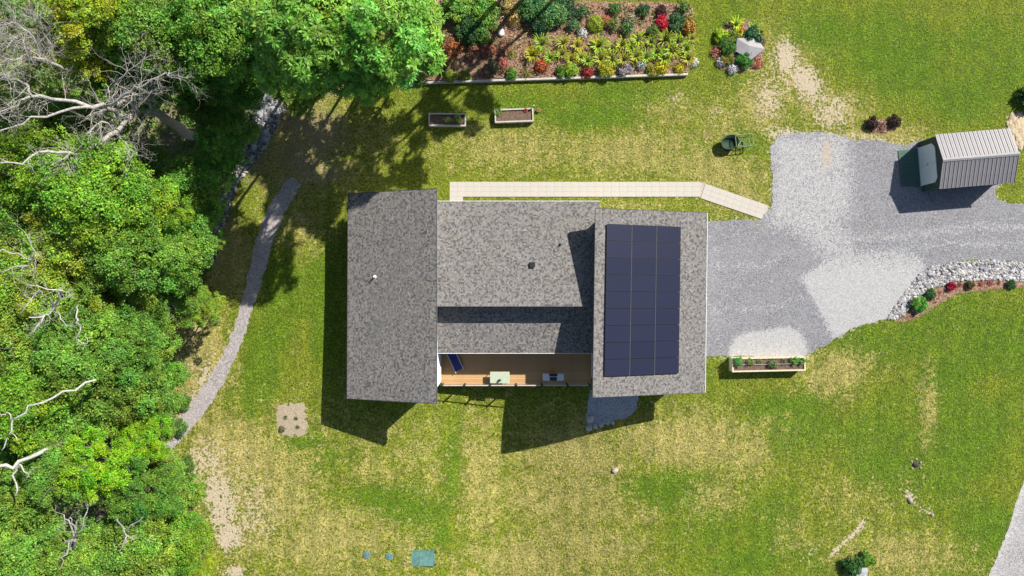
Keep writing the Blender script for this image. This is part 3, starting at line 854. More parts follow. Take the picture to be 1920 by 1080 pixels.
# undergrowth of the wood: uncountable
def scatter_leaves(name, n, sampler, L, Wd, zr, cols, mat, lab):
    r = np.random.default_rng(11)
    x, y = sampler(r, n); m = len(x)
    z = gz(x, y) + r.uniform(*zr, m) * r.random(m)
    c = np.stack([x, y, z], 1)
    ang = r.uniform(0, 6.28, m)
    d = unit(np.stack([np.cos(ang), np.sin(ang), r.normal(0, .3, m)], 1)); nr = unit(np.stack([r.normal(0, .4, m), r.normal(0, .4, m), np.ones(m)], 1))
    nr = unit(nr - d * np.sum(nr * d, 1, keepdims=True))
    s = r.uniform(.6, 1.3, m)
    v, f = leaf_quads(c, d, nr, L * s, Wd * s)
    cols = np.array(cols); t = cols[r.integers(0, len(cols), m)] * r.uniform(.7, 1.25, (m, 1))
    me = fast_mesh(name, v, f, mat, t); o = obj_from(name, me); o["kind"] = "stuff"; tag(o, lab[0], lab[1]); return o
def in_woods(r, n):
    x = r.uniform(-44, -14, n); y = r.uniform(-27, 24, n)
    p = W2(WOODS)
    k = inpoly(x, y, p) & (poly_dist(x, y, p) > 0.2)
    cl = np.sin(x * 1.7 + 3 * np.sin(y * .7)) * np.sin(y * 1.9 + 2 * np.sin(x * .9)) + r.normal(0, .5, n)
    k &= cl > -0.25
    return x[k], y[k]
scatter_leaves("undergrowth", 110000, in_woods, .24, .15, (0.05, 1.3), [(0.10, 0.24, 0.04), (0.14, 0.29, 0.04), (0.20, 0.30, 0.05), (0.07, 0.16, 0.03)], M["leaf"],
               ("dark green ferny undergrowth covering the floor of the wood", "undergrowth"))
bpy.data.objects["undergrowth"].color = (1, 1, 1, 1)

# ---------------------------------------------------------------- dead and pale trees
def branches(name, label, paths, mat, twig=1.0, seed=3, root=None, group=None, twn=7, lift=0.0):
    """paths: (px,py,z) polylines with start/end radius; twigs grow from them. one continuous wood mesh"""
    r = random.Random(seed)
    b = G(*root) if root else P(*paths[0][0][0][:2], paths[0][0][0][2])
    b = Vector((b.x, b.y, float(gz(b.x, b.y))))
    t = thing(name, label, "dead tree", b, 0, group)
    trunk = MB(); limbs = []; twm = MB()
    def grow(mb, p, d, L, rad, depth):
        pts = [p]; q = p.copy(); dd = d.copy()
        for i in range(4):
            dd = (dd + Vector((r.gauss(0, .28), r.gauss(0, .28), r.gauss(0, .18)))).normalized()
            q = q + dd * (L / 4); pts.append(q.copy())
        mb.tube(pts, [rad, rad * .8, rad * .62, rad * .45, rad * .25], 4, cap=False)
        if depth > 0:
            for _ in range(r.randint(2, 4)):
                i = r.randint(1, 4); nd = (dd + Vector((r.gauss(0, .8), r.gauss(0, .8), r.gauss(0, .4)))).normalized()
                grow(mb, pts[i], nd, L * r.uniform(.45, .7), rad * .5, depth - 1)
    for k, (pl, r0, r1) in enumerate(paths):
        pts = [P(q[0], q[1], q[2] + (lift if q[2] > 5.5 else 0)) - b for q in pl]
        # subdivide with wobble
        fine = []
        for i in range(len(pts) - 1):
            for j in range(3):
                w = pts[i].lerp(pts[i + 1], j / 3)
                if not (i == 0 and j == 0): w = w + Vector((r.gauss(0, .09), r.gauss(0, .09), r.gauss(0, .06)))
                fine.append(w)
        fine.append(pts[-1])
        m = len(fine)
        mb = trunk if k == 0 else MB()
        mb.tube(fine, [r0 + (r1 - r0) * i / (m - 1) for i in range(m)], 8 if k == 0 else 6)
        if k: limbs.append(mb)
        if twig and k:
            for _ in range(twn):
                i = r.randint(m // 4, m - 1); d = (fine[min(i + 1, m - 1)] - fine[max(i - 1, 0)]).normalized()
                nd = (d * .8 + Vector((r.gauss(0, .7), r.gauss(0, .7), r.gauss(0, .35)))).normalized()
                grow(twm, fine[i], nd, twig * r.uniform(.4, 1.1), max(.016, r1 * .6), 2)
    trunk.build("trunk", mat, t, True)
    for mb in limbs: mb.build("limb", mat, t, True)
    if twm.v:
        o = twm.build("twigs", mat, t, True); o["kind"] = "stuff"
    return t

branches("dead_tree", "big grey dead tree leaning over the wood with bare forking limbs", [
    ([(368, 256, 0), (335, 240, 3), (300, 215, 6), (270, 207, 8)], .42, .24),
    ([(270, 207, 8), (250, 205, 9), (238, 190, 10), (215, 195, 11)], .17, .09),
    ([(285, 210, 7), (278, 195, 9), (260, 180, 10.5), (245, 172, 11)], .13, .05),
    ([(262, 210, 8), (240, 220, 9.5), (215, 207, 11), (195, 200, 12), (140, 205, 13), (60, 225, 14), (0, 245, 15)], .18, .04),
    ([(245, 222, 9), (215, 248, 11), (180, 270, 12.5), (148, 290, 13), (120, 285, 14), (80, 285, 14.5), (40, 305, 15), (0, 305, 15.5)], .16, .04),
    ([(195, 200, 12), (235, 180, 13), (265, 160, 13.5), (300, 145, 14), (318, 135, 14)], .09, .03),
    ([(215, 248, 11), (192, 225, 12.5), (170, 245, 13), (150, 275, 13)], .06, .03),
    ([(215, 248, 11), (240, 275, 12), (250, 285, 12.5)], .05, .02),
    ([(195, 195, 12), (120, 190, 13.5), (60, 180, 15), (45, 150, 15.5), (0, 140, 16)], .13, .04),
    ([(148, 290, 13), (125, 295, 13.3), (105, 312, 13.5)], .05, .02),
    ([(60, 180, 15), (30, 200, 15.5), (0, 215, 16)], .07, .03),
    ([(215, 155, 13), (240, 135, 13.5), (280, 105, 14)], .05, .02),
], M["deadwood"], twig=1.7, seed=5, root=(368, 256), twn=17)
branches("dead_tree", "tangled pale bare tree in the upper left beside the yellow-leaved tree", [
    ([(170, 165, 3), (150, 140, 9), (120, 132, 13)], .13, .08),
    ([(120, 132, 13), (90, 115, 14.5), (60, 105, 15.5), (30, 105, 16), (0, 120, 16.5)], .11, .03),
    ([(90, 115, 14.5), (60, 70, 16), (30, 45, 17), (5, 40, 17.5)], .08, .02),
    ([(60, 105, 15.5), (40, 80, 16.5), (0, 62, 17)], .06, .02),
    ([(110, 125, 13.5), (80, 60, 15), (70, 25, 16)], .07, .02),
    ([(100, 120, 14), (50, 90, 15), (15, 85, 16)], .06, .02),
], M["deadwood"], twig=1.9, seed=8, root=(190, 190), twn=24)
branches("dead_tree", "forked whitish bare branches rising from the middle left of the wood", [
    ([(130, 575, 5), (105, 570, 9), (102, 575, 10)], .12, .08),
    ([(102, 575, 10), (106, 558, 10.8), (117, 545, 11.5)], .06, .04),
    ([(117, 545, 11.5), (90, 540, 12), (52, 536, 12.3)], .05, .02),
    ([(102, 575, 10), (88, 550, 11.5), (75, 545, 12), (38, 590, 12)], .06, .03),
    ([(100, 578, 10), (85, 590, 11), (55, 595, 12)], .07, .035),
    ([(102, 575, 10), (112, 590, 10.5), (125, 612, 11)], .05, .02),
    ([(85, 590, 11), (72, 605, 11.5), (60, 625, 11.5)], .05, .02),
], M["birch"], twig=.9, seed=12, root=(150, 580), twn=5, lift=2.2)
branches("dead_tree", "thin bare twiggy tree at the left edge level with the stone drain's end", [
    ([(90, 500, 6), (70, 490, 10), (62, 495, 11.5)], .12, .08),
    ([(62, 495, 11.5), (45, 480, 12.3), (10, 465, 12.6), (-20, 480, 13)], .06, .02),
    ([(62, 495, 11.5), (70, 478, 12.3), (50, 440, 12.6)], .05, .02),
    ([(62, 495, 11.5), (30, 500, 12.3), (0, 510, 12.6)], .05, .02),
], M["deadwood"], twig=1.2, seed=15, root=(110, 500), twn=9)
branches("dead_tree", "long thin grey pole lying across the crowns above the birch trunk", [
    ([(180, 712, 9), (120, 737, 10.3), (62, 760, 10.8), (24, 787, 11)], .07, .05),
    ([(24, 787, 11), (16, 815, 11), (3, 845, 11)], .05, .03),
    ([(24, 787, 11), (12, 775, 11.2), (0, 776, 11.2)], .04, .02),
    ([(22, 812, 11), (35, 825, 11)], .03, .02),
], M["birch"], twig=0, seed=16, root=(180, 712), lift=2.2)
branches("birch_tree", "stout white birch trunk leaning out past the left edge of the photo", [
    ([(205, 795, 3), (165, 808, 6.5), (112, 830, 9.5), (70, 850, 10.8), (35, 868, 11.6), (0, 880, 12.2), (-60, 900, 13)], .15, .10),
    ([(35, 868, 11.6), (26, 893, 11.7), (28, 930, 11.7)], .08, .04),
    ([(35, 870, 11.6), (52, 888, 11.7)], .06, .03),
], M["birch"], twig=0.5, seed=17, root=(205, 795), twn=2)
branches("dead_tree", "pale fork of dead limbs standing in the dark gap of the lower wood", [
    ([(138, 1055, 4), (138, 1030, 7), (139, 1010, 8.5)], .11, .09),
    ([(139, 1010, 8.5), (128, 985, 9.2), (120, 965, 9.5)], .07, .03),
    ([(139, 1010, 8.5), (152, 995, 9.2), (163, 960, 9.6)], .06, .03),
    ([(139, 1010, 8.5), (140, 985, 9.2), (132, 970, 9.4)], .05, .02),
    ([(139, 1010, 8.5), (122, 1035, 9), (112, 1068, 9.2)], .05, .02),
    ([(139, 1010, 8.5), (125, 1016, 9)], .04, .02),
], M["deadwood"], twig=.8, seed=19, root=(140, 1060), twn=3, lift=2.2)
branches("dead_tree", "curved bare branch arching in front of the lower wood's crowns", [
    ([(215, 960, 6), (228, 985, 9), (238, 1005, 9.4)], .06, .04),
    ([(238, 1005, 9.4), (235, 1020, 9.5), (224, 1040, 9.5)], .04, .02),
    ([(238, 1003, 9.4), (246, 1015, 9.4)], .03, .02),
    ([(234, 1000, 9.4), (268, 970, 9.6)], .03, .015),
], M["deadwood"], twig=.5, seed=21, root=(212, 955), twn=2, lift=2.2)
branches("dead_tree", "slim bare stem in the wood right of the forked whitish branches", [
    ([(150, 560, 5), (146, 575, 9.5), (147, 600, 10.2)], .05, .04),
    ([(147, 600, 10.2), (149, 612, 10.2), (143, 635, 10.2)], .04, .02),
    ([(143, 635, 10.2), (165, 645, 10.2), (160, 625, 10.3)], .03, .015),
], M["birch"], twig=.5, seed=22, root=(150, 560), twn=2, lift=2.2)
branches("dead_tree", "bare brown twiggy tree in the gap at the wood's edge", [
    ([(335, 605, 1), (325, 590, 3.5), (318, 575, 5)], .05, .03),
    ([(325, 590, 3.5), (333, 585, 5), (328, 570, 5.5)], .03, .015),
    ([(325, 590, 3.5), (305, 590, 5), (300, 580, 5.5)], .03, .015),
], M["deadwood"], twig=.9, seed=23, root=(335, 605), twn=7)

# ---------------------------------------------------------------- shingles and house
SH = np.array([(0.265, 0.255, 0.245), (0.235, 0.225, 0.22), (0.20, 0.195, 0.19), (0.15, 0.15, 0.155), (0.275, 0.25, 0.22), (0.105, 0.108, 0.118), (0.24, 0.235, 0.235), (0.30, 0.29, 0.275), (0.17, 0.15, 0.135), (0.25, 0.245, 0.24)])
def shingles(low0, low1, high1, high0, parent, seed):
    """laminated tabs laid in courses from the eave (low0-low1) up to high"""
    r = np.random.default_rng(seed)
    A, B, C_, D = (np.array(p) for p in (low0, low1, high1, high0))
    n = np.cross(B - A, D - A); n /= np.linalg.norm(n)
    if n[2] < 0: n = -n
    Lv = (np.linalg.norm(D - A) + np.linalg.norm(C_ - B)) / 2; Lu = np.linalg.norm(B - A)
    rows = int(Lv / 0.115)
    V = []; F = []; T = []
    for i in range(rows):
        v0, v1 = i / rows, (i + 1) / rows
        u = [0.0]
        while u[-1] < Lu: u.append(u[-1] + r.uniform(.05, .16))
        u = np.clip(np.array(u), 0, Lu) / Lu
        rowtone = r.uniform(.97, 1.03)
        for j in range(len(u) - 1):
            if u[j + 1] - u[j] < 1e-4: continue
            raised = r.random() < .5
            h0 = .012 if raised else .006
            vl = v0 - (0.0 if i == 0 else .1 / rows)
            a0 = (A * (1 - u[j]) + B * u[j]); a1 = (A * (1 - u[j + 1]) + B * u[j + 1]); d0 = (D * (1 - u[j]) + C_ * u[j]); d1 = (D * (1 - u[j + 1]) + C_ * u[j + 1])
            p0 = a0 * (1 - vl) + d0 * vl; p1 = a1 * (1 - vl) + d1 * vl; p2 = a1 * (1 - v1) + d1 * v1; p3 = a0 * (1 - v1) + d0 * v1
            b = len(V)
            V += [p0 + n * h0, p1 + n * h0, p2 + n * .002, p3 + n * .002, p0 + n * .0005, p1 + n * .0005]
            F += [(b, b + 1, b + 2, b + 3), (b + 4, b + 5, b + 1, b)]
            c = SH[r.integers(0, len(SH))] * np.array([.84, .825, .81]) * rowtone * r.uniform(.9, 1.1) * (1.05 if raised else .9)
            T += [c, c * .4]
    me = fast_mesh("shingles", np.array(V), np.array(F), M["shingle"], np.array(T))
    o = obj_from("shingles", me, parent); o["kind"] = "stuff"
    return o, n

house = thing("house", "sprawling grey-shingled house with three shed roofs and a rear deck", "house", (0, 0, 0))
ZW0, ZW1 = 3.1, 5.35
w_ln, w_ls, w_hn, w_hs = P(653, 363, ZW0), P(651, 747, ZW0), P(818, 354, ZW1), P(818, 757, ZW1)
ZG0, ZG1 = 3.3, 6.0
g_hn, g_hs, g_ln, g_ls = P(1117, 391, ZG1), P(1112, 745, ZG1), P(1326, 399, ZG0), P(1322, 736, ZG0)
ZM0, ZM1 = 3.15, 5.12
m_y0 = P(0, 377.5, ZM0).y; m_y1 = P(0, 574, ZM1).y
m_ln = Vector((-5.48, m_y0, ZM0)); m_le = Vector((P(1125, 0, ZM0).x, m_y0, ZM0)); m_hn = Vector((-5.48, m_y1, ZM1)); m_he = Vector((6.2, m_y1, ZM1))
p_y0 = P(0, 662, 2.88).y
p_lw = Vector((-5.48, p_y0, 2.88)); p_le = Vector((6.15, p_y0, 2.88)); p_hw = Vector((-5.48, -1.14, 3.72)); p_he = Vector((6.15, -1.14, 3.72))

def roof(lo0, lo1, hi1, hi0, label, seed, high_mat, low_mat, rake_mat, fas=0.26):
    mb = MB(); mb.slab([lo0, lo1, hi1, hi0], 0.16)
    ro = mb.build("roof", M["underlay"], house); ro["label"] = label
    shingles(lo0, lo1, hi1, hi0, ro, seed)
    lo0, lo1, hi1, hi0 = map(Vector, (lo0, lo1, hi1, hi0))
    cen = (lo0 + lo1 + hi0 + hi1) / 4
    def fascia(a, b, mat, nm, w=0.035, drop=fas, top=.02):
        d = (b - a).normalized(); out = Vector((d.y, -d.x, 0)).normalized()
        if out.dot(cen - a) > 0: out = -out
        q = MB()
        a2 = a + out * .003; b2 = b + out * .003
        v = [a2 + Vector((0, 0, top)), b2 + Vector((0, 0, top)), b2 + out * w + Vector((0, 0, top)), a2 + out * w + Vector((0, 0, top))]
        q.add([p - Vector((0, 0, drop)) for p in v] + v, [(0, 3, 2, 1), (4, 5, 6, 7), (0, 1, 5, 4), (1, 2, 6, 5), (2, 3, 7, 6), (3, 0, 4, 7)])
        q.build(nm, mat, ro)
    if low_mat: fascia(lo0, lo1, low_mat, "gutter", .035, .14)
    if high_mat: fascia(hi0, hi1, high_mat, "fascia", .022, .3)
    if rake_mat:
        fascia(lo0, hi0, rake_mat, "rake_board", .03, .24); fascia(lo1, hi1, rake_mat, "rake_board", .03, .24)
    return ro
r_w = roof(w_ls, w_ln, w_hn, w_hs, "long mottled grey shed roof of the west wing", 1, M["darkfascia"], M["darkfascia"], M["darkfascia"])
r_g = roof(g_ls, g_ln, g_hn, g_hs, "shed roof of the garage wing that carries the solar panels", 2, M["underlay"], M["whitetrim"], M["darkfascia"])
r_m = roof(m_ln, m_le, m_he, m_hn, "upper roof of the middle part between the two wings", 3, M["underlay"], M["whitetrim"], None)
r_p = roof(p_lw, p_le, p_he, p_hw, "low porch roof below the upper middle roof", 4, None, M["whitetrim"], None)

def prism_wall(x0, x1, y0, y1, zb, ztop, label):
    """ztop: function giving top height at (x, y)"""
    v = [(x0, y0, zb), (x1, y0, zb), (x1, y1, zb), (x0, y1, zb)] + [(x, y, ztop(x, y)) for x, y in ((x0, y0), (x1, y0), (x1, y1), (x0, y1))]
    mb = MB(); mb.add(v, [(0, 3, 2, 1), (4, 5, 6, 7), (0, 1, 5, 4), (1, 2, 6, 5), (2, 3, 7, 6), (3, 0, 4, 7)])
    o = mb.build("wall", M["siding"], house); o["label"] = label
    return o
def planez(a, b, c, off):
    n = (b - a).cross(c - a).normalized()
    return lambda x, y: a.z - (n.x * (x - a.x) + n.y * (y - a.y)) / n.z - off
zw = planez(w_ls, w_ln, w_hn, .22); zg_ = planez(g_ls, g_ln, g_hn, .22); zm = planez(m_ln, m_le, m_he, .22); zp = planez(p_lw, p_le, p_he, .22)
prism_wall(-11.6, -5.5, -7.28, 6.2, -1.9, zw, "pale walls of the west wing")
prism_wall(6.15, 13.7, -6.9, 4.9, -2.4, zg_, "pale walls of the garage wing")
prism_wall(-5.495, 6.145, -1.12, 5.6, -1.9, zm, "pale walls of the middle part")

def lapboards(x0, x1, y, z0, z1, face, axis='x', parent=None):
    """lap siding as thin proud boards: joined"""
    mb = MB(); z = z0
    while z < z1 - .02:
        if axis == 'x': mb.box(x0, x1, *sorted((y, y + face * .018)), z, z + .012)
        else: mb.box(*sorted((y, y + face * .018)), x0, x1, z, z + .012)
        z += .18
    o = mb.build("siding_laps", M["siding"], house); o["kind"] = "stuff"
lapboards(-7.27, -1.2, -5.5, 0.35, 4.9, 1, 'y'); lapboards(-11.6, -5.5, -7.28, -1.0, 2.5, -1, 'x'); lapboards(-6.85, 4.9, 6.15, -2.3, 5.6, -1, 'y')
lapboards(6.15, 13.7, -6.9, -1.5, 3.0, -1, 'x'); lapboards(-5.49, 6.14, -1.12, .35, 3.2, -1, 'x')

def window(x, y, z, w, h, axis, face, name="window"):
    fr = MB()
    def bx(a0, a1, z0, z1, d0, d1):
        e0, e1 = sorted((face * d0, face * d1))
        if axis == 'x': mb_.box(x + a0, x + a1, y + e0, y + e1, z + z0, z + z1)
        else: mb_.box(x + e0, x + e1, y + a0, y + a1, z + z0, z + z1)
    mb_ = fr; t = .06
    bx(-w / 2, w / 2, 0, t, .002, .07); bx(-w / 2, w / 2, h - t, h, .002, .07); bx(-w / 2, -w / 2 + t, t, h - t, .002, .07); bx(w / 2 - t, w / 2, t, h - t, .002, .07)
    o = fr.build(name, M["whitetrim"], house)
    mb_ = MB(); bx(-w / 2 + t, w / 2 - t, t, h - t, .004, .03)
    mb_.build("pane", M["glass"], o)
    return o
window(-5.48, -4.3, 0.34, 1.7, 2.0, 'y', 1, "sliding_door"); window(-5.48, -6.35, 1.2, 0.8, 1.0, 'y', 1)
for wx in (-10.2, -7.6): window(wx, -7.3, 0.6, 1.3, 1.3, 'x', -1)
for wx in (-3.8, 3.6): window(wx, -1.14, 1.1, 1.3, 1.2, 'x', -1)
window(0.0, -1.14, .34, 2.2, 2.05, 'x', -1, "sliding_door")
for wx in (8.2, 11.4): window(wx, -6.93, 0.8, 1.2, 1.1, 'x', -1)
window(-4.7, 5.61, .15, 1.0, 2.1, 'x', 1, "front_door")
for wx in (-2.2, .8, 3.8): window(wx, 5.61, .9, 1.2, 1.2, 'x', 1)
for gy in (-3.6, 1.6):
    mb = MB(); mb.box(13.705, 13.74, gy - 1.35, gy + 1.35, .05, 2.3); gd = mb.build("garage_door", M["whitetrim"], house)
    for i in range(4):
        for j in range(4):
            q = MB(); q.box(13.742, 13.757, gy - 1.3 + j * .66, gy - 1.3 + j * .66 + .6, .1 + i * .56, .1 + i * .56 + .48); q.build("door_panel", M["whitetrim"], gd)

# roof fittings
def rayroof(px, py, a, b, c):
    n = (b - a).cross(c - a).normalized()
    return on_plane(px, py, a, n)
def vent_box(px, py, tri, parent, s=.3, h=.16):
    p = rayroof(px, py, *tri); mb = MB()
    mb.box(-s / 2, s / 2, -s / 2, s / 2, -.05, h); mb.box(-s * .62, s * .62, -s * .62, s * .62, h, h + .05); mb.box(-s * .7, s * .7, -s * .8, s * .7, .0, .03)
    o = mb.build("roof_vent", M["black"], parent); o.location = p; o["label"] = "small square black roof vent"
def vent_pipe(px, py, tri, parent, mat, h=.4, r=.05):
    p = rayroof(px, py, *tri); mb = MB()
    mb.tube([(0, 0, -.05), (0, 0, h)], r, 10); mb.tube([(0, 0, -.02), (0, 0, .05), (0, 0, .1)], [r * 2.6, r * 2.2, r * 1.1], 10)
    o = mb.build("vent_pipe", mat, parent); o.location = p
vent_box(998, 497, (m_ln, m_le, m_he), r_m)
vent_pipe(1050, 459, (m_ln, m_le, m_he), r_m, M["black"], .3, .045)
vent_pipe(703, 519, (w_ls, w_ln, w_hn), r_w, M["whitetrim"], .42, .055)

# solar array
def build_solar():
    a, b, c = g_ls, g_ln, g_hn
    n = (b - a).cross(c - a).normalized()
    if n.z < 0: n = -n
    off = a + n * 0.16
    q = [on_plane(px, py, off, n) for px, py in ((1138, 419), (1277, 425), (1273, 700), (1133, 706))]
    t = thing("solar_array", "dark blue solar panels in three columns on the garage roof", "solar panels", tuple(q[3] - n * .14))
    o3 = q[3] - n * .14
    def bil(u, v): return (q[0] * (1 - u) + q[1] * u) * (1 - v) + (q[3] * (1 - u) + q[2] * u) * v
    ex = (q[1] - q[0]).normalized(); 
    ey = n.cross(ex).normalized()
    R = Matrix((ex, ey, n)).transposed()
    w = (bil(1 / 3, 0) - bil(0, 0)).length; h = (bil(0, 0) - bil(0, 1 / 9)).length
    g = .014; tfr = .022
    mf = MB(); W, Hh = w / 2 - g, h / 2 - g
    for (x0, x1, y0, y1) in ((-W, W, -Hh, -Hh + tfr), (-W, W, Hh - tfr, Hh), (-W, -W + tfr, -Hh + tfr, Hh - tfr), (W - tfr, W, -Hh + tfr, Hh - tfr)): mf.box(x0, x1, y0, y1, -.035, .005)
    fm = bpy.data.meshes.new("panel_frame"); fm.from_pydata(mf.v, [], mf.f)
    fm.materials.append(simple("panel_frame_dark", (0.006, 0.006, 0.009), .4, var=.1))
    mc = MB(); mc.box(-W + tfr, W - tfr, -Hh + tfr, Hh - tfr, -.03, 0)
    cm = bpy.data.meshes.new("solar_panel"); cm.from_pydata(mc.v, [], mc.f); cm.materials.append(M["solar"])
    for r in range(9):
        for c_ in range(3):
            p = bil((c_ + .5) / 3, (r + .5) / 9) - o3
            o = obj_from("solar_panel", cm, t, p, R.to_euler())
            obj_from("panel_frame", fm, o)
    railm = simple("rail_aluminium", (0.24, 0.25, 0.28), .4, var=.05)
    for k in range(0, 4):
        mb = MB(); u = k / 3
        du = .0035
        p0 = bil(min(max(u, .004), .996), -0.004) - o3 - n * .02; p1 = bil(min(max(u, .004), .996), 1.004) - o3 - n * .02
        mb.tube([p0, p1], .013 if k in (1, 2) else .008, 4)
        mb.build("mounting_rail", railm if k in (1, 2) else M["darkfascia"], t)
    for r in range(10):
        for u in (.1, .25, .45, .6, .78, .92):
            pass
build_solar()

# ---------------------------------------------------------------- deck
DZ = 0.30
dx0, dx1 = -5.47, 6.12
dy0 = P(0, 722, DZ).y; dy1 = -1.16
deck = thing("deck", "raised wooden deck of brown boards with black posts behind the house", "deck", (0, dy0, DZ))
def L_(x, y, z): return (x, y - dy0, z - DZ)
nb = int((dy1 - dy0) / .145); bw = (dy1 - dy0) / nb
bmesh_ = None
for i in range(nb):
    mb = MB(); mb.box(dx0, dx1, -bw / 2 + .004, bw / 2 - .004, -.03, 0)
    if bmesh_ is None:
        bmesh_ = bpy.data.meshes.new("deck_board"); bmesh_.from_pydata(mb.v, [], mb.f); bmesh_.materials.append(M["deckboard"])
    obj_from("deck_board", bmesh_, deck, (0, (i + .5) * bw, 0))
mb = MB(); mb.box(dx0, dx1, -.04, -.003, -.26, .002); mb.build("rim_board", M["rail"], deck)
mb = MB(); mb.box(dx0, dx1, .02, dy1 - dy0, -.24, -.035); mb.build("joist_deck", M["darkfascia"], deck)
for px in (829, 871, 919, 968, 1016, 1064, 1106):
    x = P(px, 0, DZ + .9).x
    x = max(min(x, dx1 - .06), dx0 + .06)
    mb = MB(); mb.box(x - .05, x + .05, .06, .16, .002, 1.05); mb.box(x - .075, x + .075, .035, .185, 1.05, 1.08)
    mb.build("post", M["black"], deck)
mb = MB(); mb.box(dx0, dx1, .07, .15, .95, .985); mb.build("top_rail", M["rail"], deck)
mb = MB(); mb.box(dx0, dx1, .1, .12, .12, .14); mb.build("bottom_rail", M["rail"], deck)
for k in range(4):
    mb = MB(); mb.tube([(dx0, .11, .3 + k * .16), (dx1, .11, .3 + k * .16)], .003, 4); mb.build("rail_cable", M["black"], deck)
mb = MB()
for x in (-5.2, -2.4, .4, 3.2, 5.9):
    mb = MB(); mb.box(x - .07, x + .07, .3, .44, float(gz(x, dy0)) - DZ - .2, -.24); mb.build("support_post", M["planterwood"], deck)
for x in (-5.3, -1.6, 2.1, 5.9):
    mb = MB(); yy = p_y0 + .3 - dy0; mb.box(x - .07, x + .07, yy, yy + .14, 0.001, zp(x, p_y0 + .3) - DZ); mb.build("porch_post", M["whitetrim"], deck)
# east end of the deck: stair down beside the garage wall
# table
tz = DZ + .74
a, b = P(919, 697.5, tz), P(955, 718.5, tz)
cx, cy = (a.x + b.x) / 2, (a.y + b.y) / 2; tw, th = b.x - a.x, a.y - b.y
tab = thing("patio_table", "pale frosted glass patio table on the sunny part of the deck", "table", (cx, cy, DZ))
mb = MB(); mb.box(-tw / 2, tw / 2, -th / 2, th / 2, .715, .74); mb.build("table_top", M["tableglass"], tab)
mb = MB(); mb.box(-tw / 2 - .01, tw / 2 + .01, -th / 2 - .01, th / 2 + .01, .68, .712); mb.build("table_frame", M["whitetrim"], tab)
for sx in (-1, 1):
    for sy in (-1, 1):
        mb = MB(); mb.tube([(sx * (tw / 2 - .06), sy * (th / 2 - .06), 0), (sx * (tw / 2 - .08), sy * (th / 2 - .08), .69)], .025, 6); mb.build("leg", M["black"], tab)
jp = P(937, 713, tz + .15)
jug = thing("jug", "small dark teal jug standing on the pale patio table", "jug", (jp.x, jp.y, tz))
mb = MB(); mb.tube([(0, 0, 0), (0, 0, .05), (0, 0, .14), (0, 0, .2), (0, 0, .25)], [.07, .1, .11, .06, .075], 12); mb.build("body", M["jug"], jug, True)
mb = MB(); mb.tube([(.07, 0, .22), (.16, .02, .2), (.16, .02, .1), (.1, 0, .06)], .013, 6); mb.build("handle", M["jug"], jug, True)
# grill
gp = P(1037.5, 707.5, DZ + .95)
gr = thing("grill", "steel gas grill with a black grate at the edge of the shaded deck", "grill", (gp.x, gp.y, DZ))
mb = MB(); mb.box(-.33, .33, -.26, .22, .12, .84); mb.build("cabinet", M["steel"], gr)
mb = MB(); mb.box(-.80, -.335, -.27, .27, .86, .90); mb.build("side_shelf", M["steel"], gr)
mb = MB(); mb.box(.335, .80, -.27, .27, .86, .90); mb.build("side_shelf", M["steel"], gr)
mb = MB(); mb.box(-.33, .33, -.30, .24, .842, .93); mb.build("firebox", M["steel"], gr)
mb = MB(); mb.box(-.28, .28, -.28, .02, .932, .945)
for k in range(12): mb.box(-.27 + k * .047, -.255 + k * .047, -.27, .01, .946, .958)
mb.build("grate", M["grate"], gr)
mb = MB(); mb.tube([(-.3, .17, .97), (-.29, .17, .97), (.29, .17, .97), (.3, .17, .97)], [.03, .1, .1, .03], 12); mb.build("lid", M["black"], gr, True)
mb = MB(); mb.tube([(-.25, .02, 1.0), (-.25, .07, 1.04), (.25, .07, 1.04), (.25, .02, 1.0)], .012, 6); mb.build("handle", M["steel"], gr)
for sx in (-.28, .28):
    for sy in (-.2, .16):
        mb = MB(); mb.tube([(sx - .02, sy, .055), (sx + .02, sy, .055)], .055, 10); mb.build("wheel", M["black"], gr)
# lounger under the porch eave
l0 = P(861, 694, DZ + .35); l1 = P(838, 645, DZ + .35)
d = (l1 - l0); ll = 2.0; ang = math.atan2(d.y, d.x)
lo = thing("sun_lounger", "navy sling lounger with white rails lying half under the porch roof", "lounger", (l0.x, l0.y, DZ), ang)
for s in (-1, 1):
    mb = MB(); mb.tube([(-.12, s * .33, .33), (ll * .6, s * .33, .35), (ll, s * .33, .62)], .022, 6); mb.build("rail", M["whitetrim"], lo)
    for x in (.15, ll * .6):
        mb = MB(); mb.tube([(x, s * .33, .34), (x - .08, s * .33, 0)], .018, 6); mb.build("leg", M["whitetrim"], lo)
mb = MB(); mb.slab([(.02, -.31, .34), (ll * .6, -.31, .355), (ll * .6, .31, .355), (.02, .31, .34)], .02); mb.slab([(ll * .6 + .003, -.31, .357), (ll * .98, -.31, .61), (ll * .98, .31, .61), (ll * .6 + .003, .31, .357)], .02)
mb.build("sling", M["cushion"], lo)

